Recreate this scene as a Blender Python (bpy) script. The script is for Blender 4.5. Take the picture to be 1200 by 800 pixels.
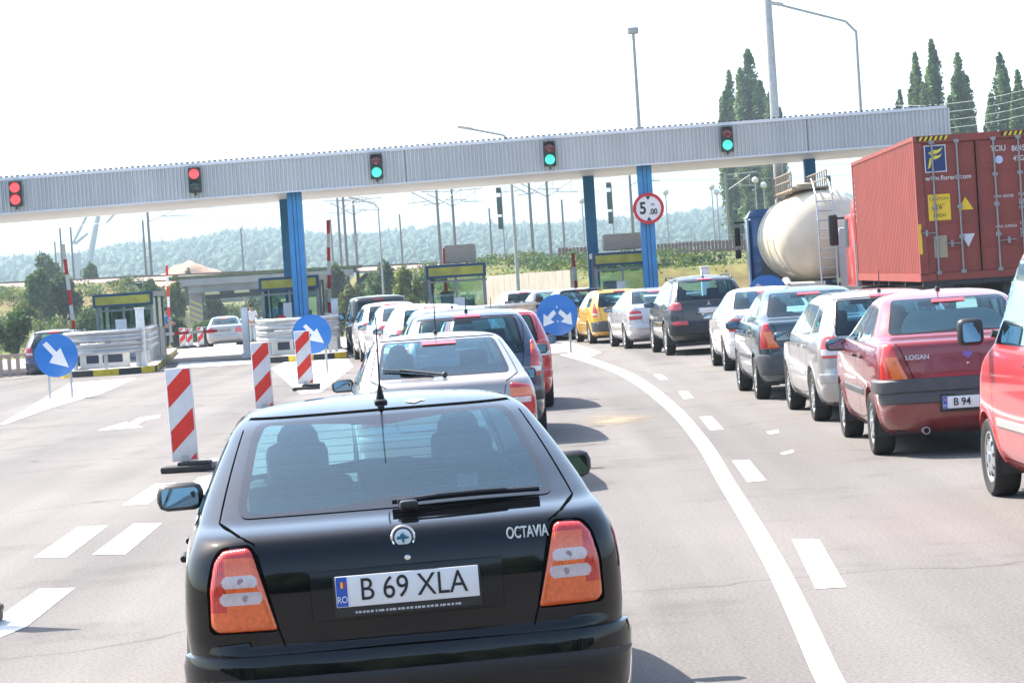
import bpy, bmesh, math, random
import numpy as np
from mathutils import Vector, Matrix
for o in list(bpy.data.objects): bpy.data.objects.remove(o)
R = math.radians
rng = np.random.default_rng(7)
random.seed(7)
SC = bpy.context.scene
COL = SC.collection

# ------------------------------------------------------------------ camera, sky, sun, exposure
CAM_H, FOC, ROLL, PITCH = 1.9, 3000.0, 0.0645, 0.0246
cam_d = bpy.data.cameras.new('camera'); cam = bpy.data.objects.new('camera', cam_d); COL.objects.link(cam)
cam_d.sensor_width = 36; cam_d.lens = 90; cam_d.clip_start = 0.1; cam_d.clip_end = 30000
_f = Vector((0, math.cos(PITCH), -math.sin(PITCH))); _u0 = Vector((0, math.sin(PITCH), math.cos(PITCH))); _r0 = Vector((1, 0, 0))
_r = _r0 * math.cos(ROLL) - _u0 * math.sin(ROLL); _u = _r0 * math.sin(ROLL) + _u0 * math.cos(ROLL)
M4 = Matrix.Identity(4)
for i in range(3):
    M4[i][0] = _r[i]; M4[i][1] = _u[i]; M4[i][2] = -_f[i]
M4[0][3], M4[1][3], M4[2][3] = 0, 0, CAM_H
cam.matrix_world = M4
SC.camera = cam

SUN_EL, SUN_AZ = R(52), R(-53)          # azimuth from +Y towards +X; the sun stands ahead and to the left
w = bpy.data.worlds.new('World'); SC.world = w; w.use_nodes = True
nt = w.node_tree; bg = nt.nodes['Background']
sky = nt.nodes.new('ShaderNodeTexSky'); sky.sky_type = 'NISHITA'; sky.sun_disc = False
sky.sun_elevation = SUN_EL; sky.sun_rotation = SUN_AZ; sky.altitude = 50
sky.air_density = 1.0; sky.dust_density = 2.0; sky.ozone_density = 1.0
nt.links.new(sky.outputs[0], bg.inputs[0]); bg.inputs[1].default_value = 0.125
sun_d = bpy.data.lights.new('sun', 'SUN'); sun = bpy.data.objects.new('sun', sun_d); COL.objects.link(sun)
sun_d.energy = 4.2; sun_d.angle = R(0.5); sun_d.color = (1, 0.925, 0.83)
sd = Vector((math.sin(SUN_AZ) * math.cos(SUN_EL), math.cos(SUN_AZ) * math.cos(SUN_EL), math.sin(SUN_EL)))
sun.rotation_euler = sd.to_track_quat('Z', 'Y').to_euler()
sun.location = (-30, 30, 60)
SC.view_settings.view_transform = 'Standard'; SC.view_settings.look = 'None'
SC.view_settings.exposure = 1.75; SC.view_settings.gamma = 1.0; SC.view_settings.use_curve_mapping = False
SC.render.engine = 'CYCLES'
SC.cycles.max_bounces = 8; SC.cycles.transparent_max_bounces = 24; SC.cycles.volume_bounces = 0
SC.cycles.use_denoising = True; SC.cycles.caustics_reflective = False; SC.cycles.caustics_refractive = False

def at(px, py, D):
    """World point at distance D seen in the direction (px, py) of the 1200x800 photograph."""
    u, v = (px - 600) / FOC, (400 - py) / FOC
    a = u * math.cos(ROLL) + v * math.sin(ROLL) ; b = -u * math.sin(ROLL) + v * math.cos(ROLL)
    d = Vector((a, math.cos(PITCH) + b * math.sin(PITCH), -math.sin(PITCH) + b * math.cos(PITCH)))
    return Vector((0, 0, CAM_H)) + d * (D / d.y)
def gnd(px, py, z=0.0):
    p = at(px, py, 1.0); k = (z - CAM_H) / (p.z - CAM_H)
    return Vector((p.x * k, k, z))
def xat(px, D, py=360): return at(px, py, D).x

# ------------------------------------------------------------------ materials
MATS = {}
def pmat(name, color, rough=0.6, metal=0.0, coat=0.0, noise=0.0, nscale=8.0, bump=0.0, bscale=60.0, spec=0.5, emit=None, estr=1.0):
    if name in MATS: return MATS[name]
    m = bpy.data.materials.new(name); m.use_nodes = True; t = m.node_tree; b = t.nodes['Principled BSDF']
    b.inputs['Base Color'].default_value = (*color, 1); b.inputs['Roughness'].default_value = rough
    b.inputs['Metallic'].default_value = metal; b.inputs['Coat Weight'].default_value = coat
    b.inputs['Coat Roughness'].default_value = 0.03; b.inputs['Specular IOR Level'].default_value = spec
    if emit:
        b.inputs['Emission Color'].default_value = (*emit, 1); b.inputs['Emission Strength'].default_value = estr
    if noise or bump:
        tc = t.nodes.new('ShaderNodeTexCoord')
    if noise:
        n = t.nodes.new('ShaderNodeTexNoise'); n.inputs['Scale'].default_value = nscale; n.inputs['Detail'].default_value = 6
        t.links.new(tc.outputs['Object'], n.inputs['Vector'])
        r = t.nodes.new('ShaderNodeMapRange'); r.inputs[1].default_value = 0.3; r.inputs[2].default_value = 0.7
        r.inputs[3].default_value = 1 - noise; r.inputs[4].default_value = 1 + noise
        t.links.new(n.outputs['Fac'], r.inputs[0])
        mx = t.nodes.new('ShaderNodeMix'); mx.data_type = 'RGBA'; mx.blend_type = 'MULTIPLY'; mx.inputs['Factor'].default_value = 1
        mx.inputs['A'].default_value = (*color, 1); t.links.new(r.outputs[0], mx.inputs['B']); t.links.new(mx.outputs['Result'], b.inputs['Base Color'])
        r2 = t.nodes.new('ShaderNodeMapRange'); r2.inputs[3].default_value = max(rough - noise * .5, .02); r2.inputs[4].default_value = min(rough + noise * .5, 1)
        t.links.new(n.outputs['Fac'], r2.inputs[0]); t.links.new(r2.outputs[0], b.inputs['Roughness'])
    if bump:
        n2 = t.nodes.new('ShaderNodeTexNoise'); n2.inputs['Scale'].default_value = bscale; n2.inputs['Detail'].default_value = 4
        t.links.new(tc.outputs['Object'], n2.inputs['Vector'])
        bp = t.nodes.new('ShaderNodeBump'); bp.inputs['Strength'].default_value = bump; bp.inputs['Distance'].default_value = 0.02
        t.links.new(n2.outputs['Fac'], bp.inputs['Height']); t.links.new(bp.outputs[0], b.inputs['Normal'])
    MATS[name] = m
    return m
def glass(name, tint, refl=1.5):
    if name in MATS: return MATS[name]
    m = bpy.data.materials.new(name); m.use_nodes = True; t = m.node_tree; t.nodes.remove(t.nodes['Principled BSDF'])
    tr = t.nodes.new('ShaderNodeBsdfTransparent'); tr.inputs[0].default_value = (*tint, 1)
    gl = t.nodes.new('ShaderNodeBsdfGlossy'); gl.inputs['Roughness'].default_value = 0.02; gl.inputs[0].default_value = (.74, .94, 1, 1)
    fr = t.nodes.new('ShaderNodeFresnel'); fr.inputs[0].default_value = refl
    mx = t.nodes.new('ShaderNodeMixShader'); t.links.new(fr.outputs[0], mx.inputs[0]); t.links.new(tr.outputs[0], mx.inputs[1]); t.links.new(gl.outputs[0], mx.inputs[2])
    t.links.new(mx.outputs[0], t.nodes['Material Output'].inputs[0])
    MATS[name] = m
    return m
def paint(name, color, metal=0.0, dust=0.15):
    """Clear-coated car paint, with road dust low on the body (a real dirt layer, not shade)."""
    if name in MATS: return MATS[name]
    m = pmat(name, color, rough=0.35 if metal else 0.3, metal=metal, coat=1.0, spec=0.5)
    t = m.node_tree; b = t.nodes['Principled BSDF']
    tc = t.nodes.new('ShaderNodeTexCoord'); sx = t.nodes.new('ShaderNodeSeparateXYZ'); t.links.new(tc.outputs['Object'], sx.inputs[0])
    n = t.nodes.new('ShaderNodeTexNoise'); n.inputs['Scale'].default_value = 5; n.inputs['Detail'].default_value = 8; t.links.new(tc.outputs['Object'], n.inputs['Vector'])
    r = t.nodes.new('ShaderNodeMapRange'); r.inputs[1].default_value = 0.75; r.inputs[2].default_value = 0.2; r.inputs[3].default_value = 0; r.inputs[4].default_value = 1
    t.links.new(sx.outputs[2], r.inputs[0])
    r1 = t.nodes.new('ShaderNodeMapRange'); r1.inputs[1].default_value = 0.35; r1.inputs[2].default_value = 0.75; r1.inputs[3].default_value = 0.02; r1.inputs[4].default_value = dust * 2
    t.links.new(n.outputs['Fac'], r1.inputs[0])
    mu = t.nodes.new('ShaderNodeMath'); mu.operation = 'MULTIPLY'; t.links.new(r.outputs[0], mu.inputs[0]); t.links.new(r1.outputs[0], mu.inputs[1])
    ad = t.nodes.new('ShaderNodeMath'); ad.operation = 'ADD'; ad.inputs[1].default_value = dust * .1; t.links.new(mu.outputs[0], ad.inputs[0])
    mx = t.nodes.new('ShaderNodeMix'); mx.data_type = 'RGBA'; mx.inputs['A'].default_value = (*color, 1); mx.inputs['B'].default_value = (0.3, 0.26, 0.21, 1)
    t.links.new(ad.outputs[0], mx.inputs['Factor']); t.links.new(mx.outputs['Result'], b.inputs['Base Color'])
    r3 = t.nodes.new('ShaderNodeMapRange'); r3.inputs[3].default_value = 0.04; r3.inputs[4].default_value = 0.5; t.links.new(ad.outputs[0], r3.inputs[0]); t.links.new(r3.outputs[0], b.inputs['Coat Roughness'])
    return m
BLACK = pmat('black_plastic', (0.018, 0.018, 0.019), 0.5, noise=.15)
GREYPL = pmat('grey_plastic', (0.06, 0.062, 0.066), 0.55, noise=.15)
RUBBER = pmat('tyre_rubber', (0.02, 0.02, 0.02), 0.85, noise=.3, nscale=20)
RIM = pmat('wheel_metal', (0.55, 0.56, 0.57), 0.35, metal=0.9, noise=.1)
CHROME = pmat('chrome', (0.75, 0.76, 0.78), 0.1, metal=1.0)
GAP = pmat('panel_gap', (0.004, 0.004, 0.004), 0.9, spec=0.0)
FRIT = pmat('glass_frit', (0.006, 0.007, 0.009), 0.12, spec=.35)
CABIN = pmat('cabin_trim', (0.035, 0.036, 0.04), 0.8, noise=.2)
SEAT = pmat('seat_cloth', (0.03, 0.032, 0.038), 0.9, noise=.2, nscale=30)
LRED = pmat('lens_red', (0.5, 0.012, 0.015), 0.12, coat=1.0, noise=.12, nscale=40)
LAMB = pmat('lens_amber', (0.75, 0.16, 0.02), 0.12, coat=1.0, noise=.12, nscale=40)
LCLR = pmat('lens_clear', (0.62, 0.6, 0.6), 0.15, coat=1.0, noise=.15, nscale=50)
LPINK = pmat('lens_pale_red', (0.6, 0.08, 0.1), 0.12, coat=1.0, noise=.12, nscale=40)
def ribbed(m):
    t = m.node_tree; b = t.nodes['Principled BSDF']; tc = t.nodes.new('ShaderNodeTexCoord'); wv = t.nodes.new('ShaderNodeTexWave'); wv.bands_direction = 'X'; wv.inputs['Scale'].default_value = 38; t.links.new(tc.outputs['Object'], wv.inputs['Vector'])
    bp = t.nodes.new('ShaderNodeBump'); bp.inputs['Strength'].default_value = .5; bp.inputs['Distance'].default_value = .003; t.links.new(wv.outputs['Fac'], bp.inputs['Height']); t.links.new(bp.outputs[0], b.inputs['Normal']); return m
for _m in (LRED, LAMB, LCLR, LPINK): ribbed(_m)
PLATE = pmat('plate_white', (0.75, 0.75, 0.74), 0.4)
PBLUE = pmat('plate_blue', (0.02, 0.09, 0.42), 0.4)
INK = pmat('ink_black', (0.01, 0.01, 0.01), 0.5)
GLASS = glass('tinted_glass', (0.58, 0.84, 0.87), 1.6); GLASSD = glass('dark_glass', (0.16, 0.2, 0.2)); MIRR = pmat('mirror_glass', (0.20, 0.25, 0.28), 0.03, metal=1.0)
WHITE = pmat('white_paint', (0.78, 0.78, 0.76), 0.5, noise=.06); GREYM = pmat('galvanised_steel', (0.42, 0.43, 0.44), 0.45, metal=0.6, noise=.12, nscale=4)
REDP = pmat('red_paint', (0.62, 0.02, 0.02), 0.45, noise=.1); CONC = pmat('concrete', (0.4, 0.38, 0.35), 0.9, noise=.15, nscale=2, bump=.2)
POLE = pmat('pole_steel', (0.33, 0.34, 0.34), 0.55, metal=0.3, noise=.15); POLEC = pmat('pole_concrete', (0.2, 0.19, 0.18), 0.85, noise=.2)

# ------------------------------------------------------------------ mesh helpers
def tag(o, label=None, cat=None, group=None, kind=None):
    if label: o['label'] = label
    if cat: o['category'] = cat
    if group: o['group'] = group
    if kind: o['kind'] = kind
    return o
def empty(name, loc=(0, 0, 0), rz=0.0, label=None, cat=None, group=None):
    o = bpy.data.objects.new(name, None); COL.objects.link(o); o.location = loc; o.rotation_euler = (0, 0, rz); o.empty_display_size = .3
    return tag(o, label, cat, group)
class MB:
    def __init__(s): s.v = []; s.f = []; s.m = []
    def add(s, vs, fs, mi=0):
        k = len(s.v); s.v.extend([tuple(p) for p in vs]); s.f.extend([tuple(i + k for i in f) for f in fs])
        s.m.extend([mi] * len(fs) if isinstance(mi, int) else list(mi)); return s
    def box(s, c, d, mi=0, rz=0.0, rot=None, bev=0.0):
        hx, hy, hz = d[0] / 2, d[1] / 2, d[2] / 2
        if bev <= 0:
            vs = [Vector((x, y, z)) for z in (-hz, hz) for y in (-hy, hy) for x in (-hx, hx)]
            fs = [(0, 2, 3, 1), (4, 5, 7, 6), (0, 1, 5, 4), (2, 6, 7, 3), (0, 4, 6, 2), (1, 3, 7, 5)]
        else:
            bm = bmesh.new(); bmesh.ops.create_cube(bm, size=1); bmesh.ops.scale(bm, vec=d, verts=bm.verts)
            bmesh.ops.bevel(bm, geom=bm.edges[:], offset=min(bev, min(d) * .45), segments=2, affect='EDGES', profile=.5)
            bm.verts.index_update(); vs = [v.co.copy() for v in bm.verts]; fs = [[v.index for v in f.verts] for f in bm.faces]; bm.free()
        m = rot if rot is not None else Matrix.Rotation(rz, 3, 'Z')
        c = Vector(c); return s.add([m @ v + c for v in vs], fs, mi)
    def tube(s, p0, p1, r0, r1=None, n=10, mi=0, caps=True):
        p0, p1 = Vector(p0), Vector(p1); r1 = r0 if r1 is None else r1; d = (p1 - p0)
        q = d.to_track_quat('Z', 'Y').to_matrix(); vs = []
        for p, r in ((p0, r0), (p1, r1)):
            for i in range(n):
                a = 2 * math.pi * i / n; vs.append(p + q @ Vector((r * math.cos(a), r * math.sin(a), 0)))
        fs = [(i, (i + 1) % n, n + (i + 1) % n, n + i) for i in range(n)]
        if caps: fs += [tuple(range(n))[::-1], tuple(range(n, 2 * n))]
        return s.add(vs, fs, mi)
    def path(s, pts, r, n=8, mi=0):
        for a, b in zip(pts[:-1], pts[1:]): s.tube(a, b, r, n=n, mi=mi)
        return s
    def lathe(s, prof, axis='Z', c=(0, 0, 0), n=32, mi=0, a0=0.0, a1=2 * math.pi):
        full = abs(a1 - a0 - 2 * math.pi) < 1e-6; na = n if full else n + 1; vs = []; c = Vector(c)
        for (r, h) in prof:
            for i in range(na):
                a = a0 + (a1 - a0) * i / n; x, y = r * math.cos(a), r * math.sin(a)
                vs.append(c + (Vector((x, y, h)) if axis == 'Z' else Vector((h, x, y)) if axis == 'X' else Vector((x, h, y))))
        fs = []; ms = []
        for j in range(len(prof) - 1):
            for i in range(n):
                k = (i + 1) % na; fs.append((j * na + i, j * na + k, (j + 1) * na + k, (j + 1) * na + i)); ms.append(mi if isinstance(mi, int) else mi[j])
        return s.add(vs, fs, ms)
    def prism(s, poly, z0, z1, mi=0, xf=None):
        """Extrude a 2-D polygon between heights z0 and z1; xf maps (x, y, z) to a point."""
        n = len(poly); vs = [Vector((x, y, z)) for z in (z0, z1) for (x, y) in poly]
        if xf: vs = [xf(v) for v in vs]
        fs = [tuple(range(n))[::-1], tuple(range(n, 2 * n))] + [(i, (i + 1) % n, n + (i + 1) % n, n + i) for i in range(n)]
        return s.add(vs, fs, mi)
    def ball(s, c, r, mi=0, seg=12, rings=8, sc=(1, 1, 1)):
        prof = [(math.sin(math.pi * j / rings) * 1.0, -math.cos(math.pi * j / rings)) for j in range(rings + 1)]
        k = len(s.v); s.lathe([(max(p[0], 1e-4), p[1]) for p in prof], n=seg, mi=mi)
        for i in range(k, len(s.v)):
            x, y, z = s.v[i]; s.v[i] = (c[0] + x * r * sc[0], c[1] + y * r * sc[1], c[2] + z * r * sc[2])
        return s
    def build(s, name, mats, parent=None, smooth=30, loc=None):
        me = bpy.data.meshes.new(name); me.from_pydata(s.v, [], s.f)
        if not isinstance(mats, (list, tuple)): mats = [mats]
        for m in mats: me.materials.append(m)
        if len(mats) > 1: me.polygons.foreach_set('material_index', s.m)
        me.update()
        if smooth: me.shade_smooth(); me.set_sharp_from_angle(angle=R(smooth))
        o = bpy.data.objects.new(name, me); COL.objects.link(o)
        if parent: o.parent = parent
        if loc is not None: o.location = loc
        return o
def np_mesh(name, V, F, mats, parent=None, smooth=False, midx=None):
    """Fast mesh from numpy arrays: V (n,3), F (m,k)."""
    me = bpy.data.meshes.new(name); V = np.asarray(V, np.float32); F = np.asarray(F, np.int32); k = F.shape[1]
    me.vertices.add(len(V)); me.vertices.foreach_set('co', V.ravel()); me.loops.add(F.size); me.loops.foreach_set('vertex_index', F.ravel())
    me.polygons.add(len(F)); me.polygons.foreach_set('loop_start', np.arange(0, F.size, k, dtype=np.int32))
    for m in (mats if isinstance(mats, (list, tuple)) else [mats]): me.materials.append(m)
    if midx is not None: me.polygons.foreach_set('material_index', np.asarray(midx, np.int32))
    me.update(calc_edges=True); me.validate()
    if smooth: me.shade_smooth()
    o = bpy.data.objects.new(name, me); COL.objects.link(o)
    if parent: o.parent = parent
    return o
def text(body, size, mat, parent, name='lettering', loc=(0, 0, 0), rot=(0, 0, 0), depth=0.002, sx=1.0, align='CENTER', shear=0.0, bold=0.0, ay='CENTER'):
    cu = bpy.data.curves.new('lettering', 'FONT'); cu.body = body; cu.size = size; cu.extrude = depth; cu.align_x = align; cu.align_y = ay; cu.shear = shear; cu.offset = bold
    t = bpy.data.objects.new('lettering_curve', cu); COL.objects.link(t)
    me = bpy.data.meshes.new_from_object(t.evaluated_get(bpy.context.evaluated_depsgraph_get())); bpy.data.objects.remove(t); bpy.data.curves.remove(cu)
    me.materials.clear(); me.materials.append(mat)
    o = bpy.data.objects.new(name, me); COL.objects.link(o); o.parent = parent; o.location = loc; o.rotation_euler = rot; o.scale = (sx, 1, 1)
    return o
def roundpoly(poly, r, n=6):
    """Polygon with rounded corners and evenly split sides."""
    out = []; P = [np.array(p, float) for p in poly]; N = len(P)
    for i in range(N):
        a, b, c = P[i - 1], P[i], P[(i + 1) % N]; da, dc = a - b, c - b; la, lc = np.linalg.norm(da), np.linalg.norm(dc)
        rr = min(r if not isinstance(r, (list, tuple)) else r[i], la * .45, lc * .45); p0, p2 = b + da / la * rr, b + dc / lc * rr
        for k in range(n + 1):
            t = k / n; out.append((1 - t) ** 2 * p0 + 2 * t * (1 - t) * b + t * t * p2)
    res = []
    for i in range(len(out)):
        a, b = out[i], out[(i + 1) % len(out)]; k = max(1, int(np.linalg.norm(b - a) / .04))
        for j in range(k): res.append(a + (b - a) * j / k)
    return np.array(res)
def poly_sd(P, poly):
    """Inside mask and nearest boundary point for points P (n,2)."""
    A = poly; B = np.roll(poly, -1, 0); inside = np.zeros(len(P), bool); best = np.full(len(P), 1e9); near = np.zeros_like(P)
    for a, b in zip(A, B):
        c = ((a[1] > P[:, 1]) != (b[1] > P[:, 1])) & (P[:, 0] < (b[0] - a[0]) * (P[:, 1] - a[1]) / (b[1] - a[1] + 1e-12) + a[0]); inside ^= c
        d = b - a; t = np.clip(((P - a) @ d) / (d @ d + 1e-12), 0, 1); q = a + t[:, None] * d; dd = ((P - q) ** 2).sum(1); k = dd < best; best[k] = dd[k]; near[k] = q[k]
    return inside, near
# ------------------------------------------------------------------ car bodies: plan contours stacked in height
def pchip(t, y, tq):
    t, y = np.asarray(t, float), np.asarray(y, float); h = np.diff(t); d = np.diff(y) / h; m = np.zeros_like(y)
    m[0], m[-1] = d[0], d[-1]
    for i in range(1, len(y) - 1):
        if d[i - 1] * d[i] > 0:
            w1, w2 = 2 * h[i] + h[i - 1], h[i] + 2 * h[i - 1]; m[i] = (w1 + w2) / (w1 / d[i - 1] + w2 / d[i])
    k = np.clip(np.searchsorted(t, tq) - 1, 0, len(t) - 2); s = (tq - t[k]) / h[k]
    return ((1 + 2 * s) * (1 - s) ** 2 * y[k] + s * (1 - s) ** 2 * h[k] * m[k] + s * s * (3 - 2 * s) * y[k + 1] + s * s * (s - 1) * h[k] * m[k + 1])

# rows: z, rear x, front x, half width, rear corner radius (base size given by L, W, H)
ARCH = {}
ARCH['liftback'] = dict(L=4.50, W=1.73, H=1.435, belt=.97, rows=[
    (.19, .24, 4.25, .72, .25), (.25, .09, 4.36, .79, .25), (.34, .03, 4.44, .83, .25), (.44, .015, 4.48, .832, .24), (.54, .01, 4.49, .836, .23), (.615, .015, 4.48, .842, .22), (.64, .035, 4.46, .845, .20), (.70, .035, 4.42, .847, .19), (.80, .035, 4.30, .846, .18),
    (.90, .045, 3.85, .836, .17), (.96, .06, 3.50, .82, .17), (1.0, .085, 3.34, .80, .17), (1.022, .12, 3.30, .79, .17), (1.036, .19, 3.27, .782, .18), (1.05, .30, 3.24, .772, .19), (1.09, .44, 3.16, .755, .19), (1.2, .76, 2.93, .70, .19), (1.30, 1.07, 2.70, .645, .19),
    (1.36, 1.27, 2.55, .606, .19), (1.39, 1.42, 2.44, .565, .2), (1.412, 1.60, 2.34, .48, .2), (1.426, 1.78, 2.24, .33, .2), (1.433, 1.95, 2.16, .16, .1), (1.435, 2.03, 2.09, .02, .015)])
ARCH['sedan'] = dict(L=4.40, W=1.74, H=1.45, belt=.97, rows=[
    (.20, .24, 4.20, .74, .25), (.26, .09, 4.32, .80, .25), (.36, .02, 4.38, .835, .24), (.48, .0, 4.40, .85, .22), (.56, .0, 4.40, .856, .20), (.60, .012, 4.38, .86, .18), (.72, .02, 4.33, .866, .16), (.82, .03, 4.20, .866, .15),
    (.92, .04, 3.75, .856, .15), (.985, .055, 3.45, .838, .15), (1.015, .085, 3.34, .82, .15), (1.03, .16, 3.30, .808, .16), (1.042, .34, 3.27, .795, .18), (1.055, .52, 3.24, .782, .2), (1.09, .62, 3.17, .764, .2), (1.2, .82, 2.95, .705, .2), (1.31, 1.03, 2.70, .65, .2),
    (1.365, 1.17, 2.54, .615, .2), (1.40, 1.36, 2.41, .565, .22), (1.424, 1.56, 2.30, .48, .22), (1.44, 1.76, 2.20, .33, .2), (1.447, 1.93, 2.10, .16, .1), (1.45, 2.0, 2.06, .02, .015)])
ARCH['hatch'] = dict(L=3.95, W=1.68, H=1.48, belt=.96, rows=[
    (.20, .22, 3.74, .72, .25), (.26, .08, 3.86, .78, .25), (.36, .02, 3.92, .81, .24), (.48, .0, 3.95, .825, .22), (.57, .0, 3.94, .83, .21), (.61, .025, 3.92, .834, .2), (.72, .03, 3.86, .838, .19), (.82, .04, 3.72, .838, .19),
    (.92, .055, 3.35, .83, .2), (.98, .07, 3.12, .815, .2), (1.03, .095, 2.98, .795, .2), (1.1, .135, 2.88, .768, .2), (1.2, .20, 2.70, .73, .2), (1.3, .275, 2.5, .69, .2), (1.37, .34, 2.34, .655, .2), (1.41, .40, 2.24, .622, .2), (1.44, .52, 2.12, .56, .22), (1.46, .74, 2.0, .46, .22),
    (1.472, 1.0, 1.85, .32, .2), (1.478, 1.25, 1.68, .15, .1), (1.48, 1.42, 1.5, .02, .015)])
ARCH['wagon'] = dict(L=4.50, W=1.73, H=1.50, belt=.97, rows=[
    (.20, .22, 4.28, .74, .25), (.26, .08, 4.40, .80, .25), (.36, .02, 4.47, .835, .24), (.48, .0, 4.50, .85, .22), (.57, .0, 4.49, .855, .20), (.61, .022, 4.47, .858, .18), (.72, .03, 4.42, .862, .17), (.82, .04, 4.28, .862, .16),
    (.92, .055, 3.85, .855, .16), (.98, .07, 3.56, .838, .16), (1.03, .10, 3.42, .815, .16), (1.1, .15, 3.30, .788, .17), (1.2, .235, 3.10, .745, .18), (1.3, .335, 2.88, .70, .18), (1.38, .425, 2.68, .655, .19), (1.42, .50, 2.56, .62, .2), (1.455, .66, 2.42, .55, .22), (1.478, .95, 2.28, .44, .22),
    (1.49, 1.25, 2.1, .30, .2), (1.497, 1.5, 1.9, .15, .1), (1.50, 1.66, 1.74, .02, .015)])
ARCH['suv'] = dict(L=4.50, W=1.80, H=1.70, belt=1.10, rows=[
    (.28, .24, 4.24, .76, .25), (.34, .10, 4.38, .82, .25), (.44, .03, 4.46, .86, .24), (.56, .0, 4.50, .88, .22), (.68, .0, 4.49, .89, .20), (.72, .03, 4.47, .893, .18), (.84, .04, 4.44, .895, .17), (.96, .05, 4.34, .89, .16),
    (1.06, .07, 3.80, .88, .16), (1.12, .09, 3.50, .86, .17), (1.17, .12, 3.38, .84, .18), (1.25, .17, 3.26, .81, .18), (1.36, .255, 3.06, .77, .18), (1.47, .345, 2.84, .725, .18), (1.56, .435, 2.64, .68, .19), (1.605, .52, 2.52, .64, .2), (1.645, .68, 2.38, .57, .22), (1.672, .95, 2.22, .46, .22),
    (1.688, 1.25, 2.05, .31, .2), (1.697, 1.5, 1.9, .15, .1), (1.70, 1.66, 1.74, .02, .015)])
ARCH['van'] = dict(L=4.15, W=1.74, H=1.86, belt=1.06, rows=[
    (.22, .2, 3.92, .74, .2), (.28, .07, 4.05, .80, .2), (.38, .02, 4.12, .84, .18), (.52, .0, 4.15, .86, .16), (.62, .0, 4.14, .866, .15), (.68, .02, 4.10, .868, .13), (.82, .025, 4.03, .87, .12), (.94, .03, 3.9, .868, .12),
    (1.04, .035, 3.62, .858, .12), (1.12, .04, 3.38, .845, .12), (1.2, .045, 3.30, .833, .12), (1.32, .06, 3.16, .815, .12), (1.46, .075, 3.0, .795, .12), (1.6, .095, 2.82, .772, .13), (1.70, .12, 2.68, .75, .14), (1.77, .16, 2.55, .718, .16), (1.81, .25, 2.42, .65, .2), (1.835, .5, 2.2, .52, .2),
    (1.845, .85, 1.9, .34, .2), (1.855, 1.2, 1.75, .17, .1), (1.86, 1.42, 1.5, .02, .015)])

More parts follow.
